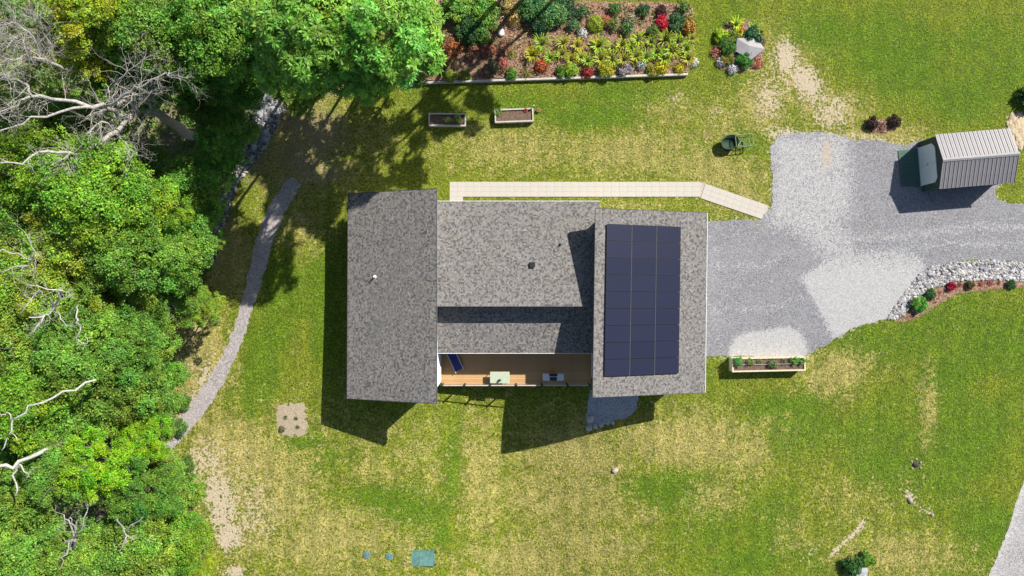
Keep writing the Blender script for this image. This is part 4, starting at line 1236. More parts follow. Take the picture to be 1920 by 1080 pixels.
# ---------------------------------------------------------------- shed
def build_shed():
    cx, cy, rot = 34.66, 9.69, math.radians(4.8)
    s = thing("shed", "garden shed with ribbed taupe metal roof and dark green walls by the driveway", "shed", (cx, cy, 0), rot)
    HL, HW, E, Rg = 2.83, 2.05, 2.2, 2.9
    X0, X1, Y = -2.80, 2.72, 1.93
    def rz(y): return Rg - (Rg - E) * abs(y) / HW
    mb = MB(); b = .02
    zz = rz(Y) - .10
    mb.add([(X0, -Y, 0), (X1, -Y, 0), (X1, Y, 0), (X0, Y, 0), (X0, -Y, zz), (X1, -Y, zz), (X1, Y, zz), (X0, Y, zz), (X0, 0, Rg - .1), (X1, 0, Rg - .1)],
           [(0, 1, 5, 4), (2, 3, 7, 6), (0, 4, 8, 7, 3), (1, 2, 6, 9, 5), (0, 3, 2, 1), (4, 5, 9, 8), (8, 9, 6, 7)])
    mb.build("wall", M["shedgreen"], s)
    for y in np.arange(-1.8, 1.81, .3):
        q = MB(); q.box(X0 - .015, X0 - .001, y - .012, y + .012, .02, rz(y) - .13); q.build("batten", M["shedgreen"], s)
    n = 18; pw = (2 * HL) / n
    for side in (1, -1):
        sl = math.hypot(HW, Rg - E); a = math.atan2(Rg - E, HW)
        q = MB()
        # panel in local slope coords: x along ridge, y down the slope
        q.box(-pw / 2, pw / 2 - .0, .03, sl, -.03, 0)
        q.box(-pw / 2 - .0, -pw / 2 + .035, .03, sl, .001, .035)
        q.box(-pw / 2 + pw * .5 - .012, -pw / 2 + pw * .5 + .012, .03, sl, .001, .012)
        me = bpy.data.meshes.new("roof_panel"); me.from_pydata(q.v, [], q.f); me.materials.append(M["metalroof"])
        for i in range(n):
            o = obj_from("roof_panel", me, s)
            o.location = (-HL + (i + .5) * pw, 0, Rg)
            if side == 1: o.rotation_euler = (-a, 0, 0)
            else: o.rotation_euler = (-a, 0, math.pi)
    mb = MB()
    mb.add([(-HL - .02, -.14, Rg - .0), (-HL - .02, 0, Rg + .075), (-HL - .02, .14, Rg), (HL + .02, -.14, Rg), (HL + .02, 0, Rg + .075), (HL + .02, .14, Rg)], [(0, 3, 4, 1), (1, 4, 5, 2), (0, 1, 2), (3, 5, 4), (0, 2, 5, 3)])
    mb.build("ridge_cap", M["ridgecap"], s)
    # double door with clipped top corners
    dz0, dz1, dw = .14, 2.12, 1.48
    for sgn in (-1, 1):
        q = MB(); x0, x1 = X0 - .075, X0 - .02
        y0, y1 = (0.006, dw) if sgn > 0 else (-dw, -0.006)
        inner, outer = (y0, y1) if sgn > 0 else (y1, y0)
        prof = [(inner, dz0), (outer, dz0), (outer, dz1 - .34), (outer - sgn * .34, dz1), (inner, dz1)]
        k = len(prof)
        v = [(x0, y, z) for y, z in prof] + [(x1, y, z) for y, z in prof]
        f = [tuple(range(k)), tuple(range(2 * k - 1, k - 1, -1))] + [(i, (i + 1) % k, k + (i + 1) % k, k + i) for i in range(k)]
        q.add(v, f); dr = q.build("door", M["doorblue"], s)
        q = MB(); q.box(X0 - .09, X0 - .077, min(inner, outer) + .03, max(inner, outer) - .03, dz0 + .02, dz0 + .14); q.build("kick_trim", M["whitetrim"], dr)
        q = MB(); q.box(X0 - .11, X0 - .077, sgn * .06 - .015, sgn * .06 + .015, 1.05, 1.2); q.build("handle", M["black"], dr)
    q = MB(); q.box(X0 - .13, X0 - .005, -dw - .03, dw + .03, .05, .13); q.build("threshold", M["doorblue"], s)
    # ramp of green boards
    nbd = 10; r0, r1 = X0 - 1.62, X0 - .14
    q = MB(); w = 2.84 / nbd
    q.add([(r0, -w / 2 + .006, .005), (r1, -w / 2 + .006, .005), (r1, w / 2 - .006, .005), (r0, w / 2 - .006, .005), (r0, -w / 2 + .006, .07), (r1, -w / 2 + .006, .13), (r1, w / 2 - .006, .13), (r0, w / 2 - .006, .07)],
          [(0, 3, 2, 1), (4, 5, 6, 7), (0, 1, 5, 4), (1, 2, 6, 5), (2, 3, 7, 6), (3, 0, 4, 7)])
    me = bpy.data.meshes.new("ramp_board"); me.from_pydata(q.v, [], q.f); me.materials.append(M["rampgreen"])
    for i in range(nbd): obj_from("ramp_board", me, s, (0, -1.42 + (i + .5) * w, 0))
    return s
build_shed()

# ---------------------------------------------------------------- stones
def ico(seed, sub=1, jit=.22, flat=.65):
    bm = bmesh.new(); bmesh.ops.create_icosphere(bm, subdivisions=sub, radius=1)
    r = random.Random(seed)
    for v in bm.verts:
        v.co *= 1 + r.uniform(-jit, jit); v.co.z *= flat
    v = np.array([tuple(x.co) for x in bm.verts]); f = np.array([[l.index for l in fa.verts] for fa in bm.faces]); bm.free()
    return v, f
def stones_mesh(name, pts, sizes, cols, seed=1, sub=1):
    r = np.random.default_rng(seed); tm = [ico(seed * 10 + k, sub) for k in range(5)]
    V, F, T = [], [], []; b = 0
    for (x, y, z), s in zip(pts, sizes):
        v, f = tm[r.integers(0, 5)]; a = r.uniform(0, 6.28); c, sn = math.cos(a), math.sin(a)
        w = v * np.array([1, r.uniform(.6, 1), r.uniform(.6, 1)]) * s
        w = np.stack([w[:, 0] * c - w[:, 1] * sn, w[:, 0] * sn + w[:, 1] * c, w[:, 2]], 1) + (x, y, z)
        V.append(w); F.append(f + b); b += len(v)
        T.append(np.tile(np.array(cols[r.integers(0, len(cols))]) * r.uniform(.8, 1.2), (len(f), 1)))
    return fast_mesh(name, np.concatenate(V), np.concatenate(F), M["stone"], np.concatenate(T))
STC = [(.42, .40, .385), (.32, .31, .32), (.52, .50, .48), (.24, .24, .26), (.45, .40, .36), (.30, .31, .34), (.55, .53, .53)]
def stone_fill(name, poly_px, n, smin, smax, cols, lab, seed):
    poly = W2(poly_px); pa = np.array(poly); r = np.random.default_rng(seed)
    x = r.uniform(pa[:, 0].min(), pa[:, 0].max(), n * 6); y = r.uniform(pa[:, 1].min(), pa[:, 1].max(), n * 6)
    k = inpoly(x, y, poly); x = x[k][:n]; y = y[k][:n]
    s = r.uniform(smin, smax, len(x)) * r.choice([1, 1, 1.35], len(x))
    me = stones_mesh(name, np.stack([x, y, gz(x, y) + s * .3], 1), s, cols, seed)
    o = obj_from(name, me); o["kind"] = "stuff"; tag(o, *lab); return o
sheet("stone_bed_base", ROCKBAND, simple("crushed_grey", (.16, .16, .17), .9, var=.3, scale=10), .014, .3, .05)
stone_fill("rock_border", ROCKBAND, 2300, .06, .13, STC, ("curved band of loose grey and white stones along the driveway edge", "stones"), 3)
sheet("drain_base", DRAIN, simple("dark_drain_floor", (.09, .085, .08), .9, var=.4, scale=6), .014, .3, .08)
stone_fill("drain_stones", DRAIN, 1100, .07, .16, [(.24, .25, .265), (.18, .19, .21), (.30, .30, .31), (.14, .14, .155), (.36, .33, .30)], ("grey stones filling the drain along the edge of the wood", "stones"), 4)

BOULD = {}
def boulder(px, py, r, label, col=(.42, .42, .43), group=None, fx=1.0, rz=None, h=.65, name="boulder", dz=0.0, facet=False):
    k = random.randint(0, 3)
    v, f = ico(50 + k if not facet else 74, 2 if not facet else 1, .12 if not facet else .2, h)
    me = fast_mesh("boulder", v * np.array([fx, 1, 1]) * r, f, M["stone"], np.tile(np.array(col), (len(f), 1)) * np.random.default_rng(int(px)).uniform(.78, 1.15, (len(f), 1)))
    g = G(px, py)
    o = obj_from(name, me, None, (g.x, g.y, g.z + r * h * .35 + dz), (0, 0, random.uniform(0, 6) if rz is None else rz))
    return tag(o, label, "boulder", group)
DR = [(497, 183, "topmost"), (512, 205, "second highest"), (488, 216, "left upper"), (483, 242, "middle round"), (498, 250, "right middle"), (497, 262, "lowest large"), (470, 258, "leftmost large"), (505, 225, "right upper"), (476, 276, "small lower")]
for px, py, w in DR:
    boulder(px, py, random.uniform(.24, .36), f"{w} flat grey boulder in the wide head of the stone drain", (.30, .32, .345), "large boulders in the stone drain")
# large rock in the flower island
boulder(1398, 91, .98, "large pale grey boulder in the middle of the small flower island", (.36, .35, .355), None, 1.3, -.15, .42, dz=.12, facet=True)
boulder(1370, 97, .30, "small grey rock against the left side of the island's large boulder", (.45, .47, .5), None, 1.0, .4, .6, dz=.05)
boulder(1608, 1074, .62, "pale grey pointed boulder at the bottom edge beside a dark bush", (.36, .375, .40), None, 1.3, .3, .5)
boulder(1153, 882, .22, "small pale stone set in the lawn south of the garage", (.42, .39, .34), None, 1.2)
boulder(940, 64, .26, "white rock in the mulch bed near the dark shrubs", (.78, .77, .76), None, 1.1, dz=.2)
boulder(1717, 871, .20, "dark stone in a small worn hollow in the lower right lawn", (.05, .045, .045), None, 1.4, dz=0.0)
for i, (px, py) in enumerate(((1709, 865), (1718, 861), (1726, 867), (1726, 877), (1710, 878))):
    boulder(px, py, .10, ["left upper", "top", "right upper", "right lower", "left lower"][i] + " pale stone of the little ring around the dark hollow in the lawn", (.30, .26, .22), "ring of small stones in the lawn")
for i, (px, py, r) in enumerate(((1104, 803, .26), (1116, 800, .18), (1127, 797, .2), (1140, 793, .15), (1150, 793, .16), (1107, 785, .3))):
    boulder(px, py, r, ["corner rock", "second rock", "third rock", "fourth rock", "fifth rock", "shaded flat rock"][i] + " along the patio edge counting from the garage's southwest corner", (.5, .48, .44), "rocks edging the gravel patio")
for i, (px, py, r) in enumerate(((1706, 938, .2), (1698, 922, .13), (1748, 966, .12))):
    boulder(px, py, r, ["broad pale stone", "upper small pale stone", "lower small pale stone"][i] + " in the worn patch of the lower right lawn", (.34, .30, .25), "pale stones in the lower right lawn", 1.4)

# ---------------------------------------------------------------- plants
def blade_plant(seed, n, L, w, h, arch=.6):
    r = np.random.default_rng(seed); V, F = [], []; b = 0; T = []
    for i in range(n):
        a = r.uniform(0, 6.28); l = L * r.uniform(.6, 1.1); hh = h * r.uniform(.6, 1.15); ww = w * r.uniform(.7, 1.2)
        d = np.array([math.cos(a), math.sin(a), 0]); s = np.array([-math.sin(a), math.cos(a), 0])
        pr = [(0.03, 0, .5), (.35, .8, 1), (.72, 1.0, .8), (1, .55, .12)]
        for k, (u, z, q) in enumerate(pr):
            p = d * l * u + np.array([0, 0, hh * z]); V += [p + s * ww * q * .5, p - s * ww * q * .5]
        for k in range(3): F.append((b + 2 * k, b + 2 * k + 1, b + 2 * k + 3, b + 2 * k + 2))
        c = np.array([1, 1, 1]) * r.uniform(.7, 1.25); T += [c * .85, c, c * np.array([1.2, 1.08, .8])]
        b += 8
    return fast_mesh("foliage", np.array(V), np.array(F), M["leaf"], np.array(T))
def mound_mesh(seed, R, n, L, w, flat=.7, mat=None, name="foliage", inner=.35):
    r = np.random.default_rng(seed)
    d = unit(r.normal(size=(n, 3))); d[:, 2] = np.abs(d[:, 2]); rad = R * r.uniform(inner, 1.05, (n, 1)) ** .5 if inner < .5 else R * r.uniform(.85, 1.05, (n, 1))
    bump = 1 + .18 * np.sin(d[:, :1] * 7 + seed) * np.sin(d[:, 1:2] * 6)
    c = d * rad * bump * np.array([1, 1, flat]) + np.array([0, 0, .05])
    nr = unit(d + r.normal(size=(n, 3)) * .5); ld = unit(np.cross(nr, r.normal(size=(n, 3))))
    s = r.uniform(.7, 1.25, n)
    v, f = leaf_quads(c, ld, nr, L * s, w * s)
    t = np.ones((n, 3)) * (r.uniform(.65, 1.25, (n, 1)))
    return fast_mesh(name, v, f, mat or M["leaf"], t)
def bush_mesh(seed, nl, ncl, per, L, w):
    m_, _l = crown_mesh(seed=seed, R=1.0, Hh=.55, nlobe=nl, ncl=ncl, per=per, leafL=L, leafW=w, cr=.12, lobr=(.16, .34))
    for v in m_.vertices: v.co.z += .45
    return m_
PM = {"bush": bush_mesh(31, 24, 230, 12, .16, .10), "big": bush_mesh(33, 46, 520, 14, .115, .075), "open": bush_mesh(32, 14, 110, 10, .17, .10), "lily0": blade_plant(1, 34, .62, .05, .42), "lily1": blade_plant(2, 28, .55, .055, .38), "lily2": blade_plant(3, 40, .66, .045, .45),
      "mound0": mound_mesh(4, 1.0, 1100, .2, .13), "mound1": mound_mesh(5, 1.0, 850, .26, .15), "ball": mound_mesh(6, 1.0, 2400, .13, .08, .85, inner=.7),
      "sparse": mound_mesh(7, 1.0, 260, .26, .14), "petal": mound_mesh(8, 1.0, 420, .17, .13, .75, M["petal"], inner=.7)}
STEM = MB(); STEM.tube([(0, 0, -.05), (0, 0, .5)], [.07, .02], 6)
sm_ = bpy.data.meshes.new("stem"); sm_.from_pydata(STEM.v, [], STEM.f); sm_.materials.append(M["bark"])
def plant(px, py, s, kind, col, label, name="shrub", cat="shrub", group=None, dz=None, hz=1.0, flower=None, fs=1.06):
    g = G(px, py); z = g.z
    if dz is None and inpoly(np.array([g.x]), np.array([g.y]), W2(BED))[0]:
        z = bed_h(g.x, g.y); g = P(px, py, z)
    elif dz is not None: z = dz; g = P(px, py, z)
    t = thing(name, label, cat, (g.x, g.y, z), random.uniform(0, 6.28), group)
    o = obj_from("foliage", PM[kind], t, (0, 0, 0), (0, 0, 0), (s, s, s * hz)); k = random.uniform(.85, 1.15)
    o.color = (*[c * k for c in col], 1)
    obj_from("stem", sm_, t, (0, 0, 0), (0, 0, 0), (s, s, s))
    if flower:
        q = obj_from("flowers", PM["petal"], t, (0, 0, .05), (0, 0, 1), (s * fs, s * fs, s * fs * hz * 1.1)); q.color = (*flower, 1)
    return t
YG = (0.36, 0.47, 0.03); GR = (0.07, 0.16, 0.03); DG = (0.03, 0.085, 0.03); RED = (0.42, 0.02, 0.045); YEL = (0.70, 0.60, 0.02); ORG = (0.55, 0.17, 0.05); WHT = (.8, .8, .82); BRN = (.26, .13, .06)
upper = [(1015, 85), (1055, 83), (1082, 88), (1121, 88), (1147, 92), (1165, 86), (1182, 92), (1195, 77), (1219, 81), (1246, 77), (1270, 81), (1296, 74)]
lower = [(996, 105), (1031, 110), (1053, 103), (1070, 114), (1088, 109), (1101, 116), (1125, 112), (1147, 114), (1169, 114), (1191, 107), (1210, 109), (1230, 100), (1257, 98), (1285, 95), (1244, 112), (1288, 112)]
ORD = ["first", "second", "third", "fourth", "fifth", "sixth", "seventh", "eighth", "ninth", "tenth", "eleventh", "twelfth", "thirteenth", "fourteenth", "fifteenth", "sixteenth"]
for nm, row in (("upper", upper), ("lower", lower)):
    for i, (px, py) in enumerate(sorted(row)):
        c = (YG[0] * random.uniform(.7, 1.25), YG[1] * random.uniform(.8, 1.1), YG[2])
        plant(px, py, random.uniform(1.0, 1.6), f"lily{(i * 7 + len(nm)) % 3}", c, f"{ORD[i]} daylily clump from the left in the {nm} row of the mulch bed", "daylily", "daylily", "yellow-green daylily clumps in the mulch bed")
BEDP = [
 (1116, 46, .48, "ball", (.26, .34, .03), "round clipped yellow-green shrub in the upper mulch bed", None),
 (1239, 45, .42, "mound1", (.40, .025, .05), "bright red leaved shrub in the upper right of the mulch bed", None),
 (1015, 125, .36, "mound0", (.10, .12, .04), "orange-red flowering plant near the timber edge's left half", (.65, .12, .04)),
 (1101, 138, .34, "mound0", (.10, .09, .03), "dark red flowering plant right on the timber edging", (.42, .02, .03)),
 (1202, 123, .26, "sparse", (.10, .16, .05), "white star-like flowers near the timber edge", WHT),
 (1092, 64, .28, "sparse", (.10, .16, .05), "white flowering plant left of the round clipped shrub", WHT),
 (1171, 131, .38, "mound0", (.34, .32, .33), "silvery grey mound by the timber edge", None),
 (1238, 129, .40, "mound0", (.20, .22, .03), "large yellow flowering mound by the timber edge", YEL),
 (1273, 130, .30, "mound0", (.20, .22, .03), "small yellow flowering mound at the timber edge's right end", YEL),
 (1136, 132, .46, "mound1", (.36, .38, .03), "wide yellow-green mound by the timber edge's middle", None),
 (1222, 133, .36, "mound1", (.30, .31, .05), "pale olive mound just left of the large yellow flowers", None),
 (959, 140, .34, "mound1", (.10, .24, .03), "small fresh green plant by the timber edge's left third", None),
 (1053, 136, .34, "mound1", (.12, .27, .03), "bright green plant left of a lime one by the timber edge", None),
 (1070, 133, .40, "mound1", (.22, .34, .03), "lime green plant beside a bright green one by the timber edge", None),
 (985, 138, .34, "sparse", (.24, .24, .06), "thin yellowish plant by the timber edge below the daylilies", None),
 (1152, 20, .42, "sparse", GR, "sparse green plant near the top of the mulch bed's middle", None),
 (1206, 22, .38, "mound0", (.06, .12, .04), "dark green mound near the top of the mulch bed's right half", None),
 (1239, 23, .34, "mound0", (.09, .04, .04), "dark maroon mound above the bright red shrub", None),
 (1181, 24, .26, "sparse", (.12, .06, .05), "small maroon seedling between two green mounds at the bed's top", None),
 (1280, 17, .44, "sparse", GR, "green leafy plant in the top right corner of the mulch bed", None),
 (1272, 27, .30, "mound0", (.03, .04, .02), "blackish plant just below the top right corner plant", None),
 (1267, 46, .50, "mound1", (.07, .17, .06), "blue-green shrub right of the bright red shrub", None),
 (1224, 60, .40, "sparse", (.12, .2, .04), "leafy green plant below the bright red shrub", None),
 (1149, 48, .38, "sparse", (.14, .2, .04), "thin green plant right of the round clipped shrub", None),
 (1176, 55, .46, "sparse", (.09, .2, .05), "spreading green plant in the bed's middle right", None),
 (1180, 38, .42, "sparse", (.30, .28, .16), "pale dry stalky plant in the bed's middle right", None),
 (1092, 25, .44, "sparse", (.07, .15, .05), "green plant near the bed's top left of the clipped shrub", None),
 (1066, 24, .44, "mound1", (.06, .11, .06), "grey-green shrub beside the dark shrub mass", None),
 (1075, 50, .42, "sparse", (.06, .2, .06), "fresh green low plant between the white flowers and the dark shrub mass", None),
 (1136, 40, .30, "sparse", (.12, .14, .04), "orange flowering plant right of the round clipped shrub", (.60, .22, .10)),
 (1289, 52, .45, "mound0", (.22, .13, .03), "rust coloured plant along the bed's right side", (.50, .25, .04)),
 (1295, 35, .36, "sparse", (.33, .33, .06), "yellowish plant at the bed's right side above the rust one", None),
 (1299, 118, .30, "sparse", (.22, .24, .12), "tiny white-flowered plant at the bed's lower right corner", WHT),
 (1117, 82, .26, "sparse", (.3, .2, .04), "orange-yellow flowers among the upper daylilies", (.75, .45, .03)),
 (1000, 96, .26, "sparse", (.3, .3, .04), "golden flowers at the left end of the daylilies", (.75, .6, .03)),
 (1000, 18, 1.15, "mound0", (.085, .20, .06), "left shrub of the dense dark green mass at the bed's top", None),
 (1035, 32, 1.05, "mound1", (.10, .21, .065), "right shrub of the dense dark green mass at the bed's top", None),
 (1010, 48, .8, "mound0", (.05, .12, .05), "lowest shrub of the dense dark green mass at the bed's top", None),
 (1060, 8, .6, "mound1", (.06, .15, .05), "small green shrub at the top edge beside the dense mass", None),
 (948, 12, .62, "sparse", (.36, .30, .10), "straw coloured shrub at the top edge of the bed", None),
 (966, 36, .48, "mound0", (.38, .26, .09), "golden tan shrub left of the dark green mass", (.60, .42, .14)),
 (968, 48, .32, "sparse", (.5, .38, .28), "pale pinkish dried plant below the golden tan shrub", None),
 (922, 48, .42, "sparse", (.12, .25, .03), "fresh green plant right of the shaded shrubs", None),
 (860, 20, 1.2, "mound1", (.18, .32, .05), "large dark shrub at the top edge beside the bright trees", None),
 (905, 25, 1.2, "mound0", (.16, .31, .05), "large dark shrub right of another at the top edge", None),
 (880, 62, 1.1, "mound1", (.04, .11, .03), "dark shrub bulging downwards into the shaded bed", None),
 (905, 75, .7, "sparse", (.10, .2, .03), "small mid green shrub below the large dark shrubs", None),
 (823, 22, .45, "mound0", (.28, .11, .05), "rust brown shrub beside the bright trees", None),
 (845, 92, .62, "mound0", (.34, .15, .06), "orange brown bush in the shaded part of the bed", None),
 (862, 80, .36, "sparse", (.40, .26, .04), "yellowish spiky plant beside the orange brown bush", None),
 (832, 118, .50, "mound0", (.26, .18, .05), "olive brown bush in the shaded bed near the timber", None),
 (845, 144, .38, "mound1", (.20, .26, .03), "yellow-green plant spilling over the shaded timber", None),
 (872, 142, .34, "mound1", (.18, .22, .04), "olive plant just right of the plant spilling over the timber", None),
 (890, 100, .5, "sparse", (.26, .12, .07), "thin reddish shrub in the shaded middle of the bed", None),
 (915, 92, .5, "mound0", (.28, .13, .08), "reddish brown shrub at the edge of the shade", None),
 (945, 88, .5, "sparse", (.26, .14, .08), "thin russet shrub left of the golden flowers", None),
 (960, 102, .30, "sparse", (.28, .30, .05), "small yellow-green tuft below the russet shrub", None),
 (942, 122, .42, "sparse", (.36, .10, .07), "red-brown spiky shrub near the timber's left third", None),
 (925, 128, .5, "sparse", (.10, .10, .05), "dark thin plant in the shade left of the red-brown spiky shrub", None),
 (795, 130, .7, "sparse", (.08, .08, .03), "dim brownish bush at the shaded left end of the bed", None),
 (815, 75, .8, "mound0", (.05, .09, .02), "dark green bush under the bright trees' edge", None),
]
for (px, py, s, kd, col, lab, fl) in BEDP:
    if kd.startswith("mound") and not fl: kd = "bush" if s < 1 else "big"
    if kd == "sparse" and s > .35: kd = "open"
    s *= 1.35 if s < .8 else 1.0
    plant(px, py, s, kd, tuple(min(1, c * 1.35) for c in col), lab, group="plants in the mulch bed", flower=fl)
ISL = [
 (1378, 48, .95, "lily0", YG, "tall yellow-green daylily at the top of the flower island", None),
 (1390, 58, .32, "sparse", (.3, .2, .05), "orange flower cluster in the top of the flower island", (.70, .25, .04)),
 (1412, 55, .9, "lily2", (.2, .33, .04), "arching green lily at the island's upper right", None),
 (1425, 62, .8, "lily1", (.36, .36, .04), "yellowish lily at the island's right tip", None),
 (1398, 56, .24, "sparse", (.3, .4, .4), "pale blue flowers beside the orange cluster", (.6, .72, .82)),
 (1408, 70, .55, "mound1", (.04, .12, .05), "dark green bush above the island's large boulder", None),
 (1388, 68, .36, "mound0", (.3, .3, .03), "bright yellow flowering mound above the island's boulder", YEL),
 (1371, 72, .40, "mound1", (.18, .27, .04), "light green plant left of the bright yellow flowers", None),
 (1351, 69, .42, "mound1", (.30, .42, .02), "lime plant at the island's upper left", None),
 (1356, 80, .4, "mound0", (.07, .18, .03), "green plant just below the lime one", None),
 (1362, 92, .5, "mound1", (.08, .19, .03), "green bush left of the island's small grey rock", None),
 (1366, 44, .6, "lily1", (.10, .15, .06), "dark thin lily at the island's upper left edge", None),
 (1392, 113, .8, "lily2", (.09, .27, .03), "bushy bright green lily below the island's boulder", None),
 (1394, 114, .5, "mound1", (.06, .20, .03), "leafy base in front of the island's large boulder", None),
 (1343, 98, .4, "sparse", (.40, .17, .12), "russet plant on the island's left edge", None),
 (1420, 118, .4, "sparse", (.5, .2, .15), "pinkish dried plant at the island's lower right", None),
 (1362, 112, .4, "mound0", (.22, .22, .04), "olive mound at the island's lower left", None),
 (1350, 118, .3, "sparse", (.05, .07, .03), "dark plant with white blooms at the island's lower left corner", WHT),
 (1372, 131, .34, "sparse", (.04, .08, .03), "dark plant with tiny white blooms at the island's bottom", WHT),
 (1424, 78, .36, "sparse", (.25, .18, .13), "greyish dried plant right of the island's large boulder", None),
]
for (px, py, s, kd, col, lab, fl) in ISL: plant(px, py, s * 1.3, "bush" if kd.startswith("mound") and not fl else kd, tuple(min(1, c * 1.4) for c in col), lab, "flower_plant", "plant", "plants of the flower island", flower=fl, fs=.95)
DRV = [
 (1720, 571, .62, "mound1", (.13, .33, .05), "bright green bush at the lower end of the stone band", None),
 (1742, 551, .42, "mound0", (.045, .13, .03), "dark green bush above the bright one by the stone band", None),
 (1781, 537, .36, "mound0", (.36, .02, .06), "crimson bush in the strip below the stone band", None),
 (1762, 549, .14, "sparse", (.25, .03, .03), "tiny dark red plant left of the crimson bush", None),
 (1798, 534, .18, "sparse", (.25, .05, .04), "small maroon plant right of the crimson bush", None),
 (1816, 535, .34, "mound0", (.08, .08, .02), "dark olive bush in the middle of the strip below the stones", None),
 (1838, 533, .18, "sparse", (.3, .05, .05), "small reddish plant right of the dark olive bush", None),
 (1855, 530, .26, "sparse", (.4, .08, .12), "pink-red plant in the strip below the stones", None),
 (1872, 531, .16, "sparse", (.25, .05, .04), "tiny maroon plant left of the rightmost green bush", None),
 (1893, 533, .36, "mound0", (.035, .11, .03), "green bush nearest the right edge in the strip below the stones", None),
]
for (px, py, s, kd, col, lab, fl) in DRV: plant(px, py, s, "bush" if kd.startswith("mound") else kd, tuple(min(1, c * 1.4) for c in col), lab, group="plants along the stone band")
MISC = [
 (1632, 232, .5, "mound0", (.06, .03, .025), "dark maroon shrub left of its twin above the driveway", None),
 (1674, 229, .5, "mound0", (.07, .035, .03), "dark maroon shrub right of its twin above the driveway", None),
 (1652, 238, .4, "sparse", (.30, .15, .11), "reddish brushwood heap between the two maroon shrubs", None),
 (1595, 1056, .8, "mound1", (.05, .15, .03), "dark green bush at the bottom edge left of the pale boulder", None),
 (1622, 1046, .62, "mound1", (.16, .33, .03), "bright green bush at the bottom edge above the pale boulder", None),
 (1580, 1062, .5, "lily1", (.04, .09, .03), "dark spiky plant at the bottom edge left of the dark green bush", None),
 (1161, 792, .24, "mound0", (.3, .28, .03), "yellow flowering plant at the corner of the gravel patio", YEL),
 (1926, 185, 1.0, "mound1", (.04, .13, .04), "dark green bush cut by the right edge of the photo", None),
 (402, 600, .5, "sparse", (.12, .2, .05), "small green bush on the dry grass below the leaning small tree", None),
 (372, 677, .35, "sparse", (.05, .09, .03), "dark little bush on the pale dry grass strip", None),
]
for (px, py, s, kd, col, lab, fl) in MISC: plant(px, py, s, "bush" if kd.startswith("mound") and not fl else kd, col, lab, flower=fl)
for i, (px, py, w) in enumerate(((536, 782, "upper left"), (556, 784, "upper right"), (559, 800, "lower right"), (529, 805, "lower left"))):
    plant(px, py, .42 if i < 3 else .3, "lily1" if i < 3 else "sparse", (.10, .13, .03), f"{w} small grassy plant in the sandy planting square", "young_plant", "plant", "plants in the sandy square")

EDG = [(352, 868, .7, "just below the end of the gravel path"), (362, 930, .7, "beside the pale bare soil's upper end"), (372, 985, .8, "beside the widest bare soil"), (366, 1030, .7, "near the bottom of the wood's edge"),
       (338, 800, .7, "beside the lower end of the gravel path"), (345, 752, .7, "on the brown bank of the gravel path"), (326, 692, .7, "at the dry strip's lower left"), (312, 642, .6, "at the dry strip's upper left"),
       (372, 545, .7, "left of the dappled grass"), (385, 500, .6, "at the very end of the stone drain"), (445, 215, .7, "left of the drain's widest part"), (470, 185, .6, "left of the drain's head"), (615, 150, .7, "right of the drain's head"), (420, 300, .7, "left of the drain's narrow part")]
for px, py, r_, w in EDG:
    plant(px, py, r_, "bush", (.11, .22, .04), f"low green shrub of the wood's edge {w}", group="low shrubs along the wood's edge")
# straw heap
def heap(px, py, rx, ry, h, mat, name, label, cat):
    g = G(px, py); bm = bmesh.new(); bmesh.ops.create_icosphere(bm, subdivisions=4, radius=1)
    r = random.Random(4)
    for v in bm.verts:
        k = 1 + .1 * math.sin(v.co.x * 9) * math.cos(v.co.y * 8) + r.uniform(-.08, .08)
        v.co.x *= rx * k; v.co.y *= ry * k; v.co.z *= h * k
    me = bpy.data.meshes.new(name); bm.to_mesh(me); bm.free(); me.materials.append(mat)
    o = obj_from(name, me, None, (g.x, g.y, g.z)); return tag(o, label, cat)
heap(1908, 246, .9, 1.5, .22, M["straw"], "straw_heap", "low pale straw heap behind the right end of the shed", "straw heap")
heap(1652, 236, 1.25, .55, .12, M["mulch"], "mulch_heap", "low reddish mulch heap under the two maroon shrubs", "mulch heap")

# sprigs, dead leaves and litter between the bed's plants: uncountable
def in_bed(r, n):
    p = W2(BED); a = np.array(p)
    x = r.uniform(a[:, 0].min(), a[:, 0].max(), n); y = r.uniform(a[:, 1].min(), a[:, 1].max(), n)
    k = inpoly(x, y, p) & (poly_dist(x, y, p) > .15)
    k &= (np.sin(x * 3.1 + 2 * np.sin(y * 2)) * np.sin(y * 3.7 + x) + r.normal(0, .45, n)) > .1
    return x[k], y[k]
o_ = scatter_leaves("bed_litter", 26000, in_bed, .15, .08, (.26, .45), [(.34, .19, .13), (.42, .22, .18), (.10, .05, .03), (.26, .36, .05), (.12, .24, .05), (.40, .42, .05), (.14, .30, .06), (.50, .36, .28), (.36, .38, .05), (.30, .12, .09), (.06, .05, .03)], M["leaf"],
                    ("sprigs, dead leaves and low seedlings scattered over the mulch bed", "plant litter"))
o_.color = (1, 1, 1, 1)
# ---------------------------------------------------------------- timber edging
def build_edging():
    a = G(758, 158); b = G(1288, 141)
    d = b - a; L = d.length; ang = math.atan2(d.y, d.x)
    t = thing("garden_edging", "long pale timber edging along the south side of the mulch bed", "edging", (a.x, a.y, 0), ang)
    n = 9
    for k in range(2):
        sh = 0 if k == 0 else .5
        m = n if k == 0 else n
        for i in range(m):
            w = L / n
            mb = MB(); mb.box(i * w + .006, (i + 1) * w - .006, -.08 + random.uniform(-.012, .012), .08, .16 * k + .002, .16 * (k + 1) - .002)
            mb.build("timber", M["timber"], t)
build_edging()

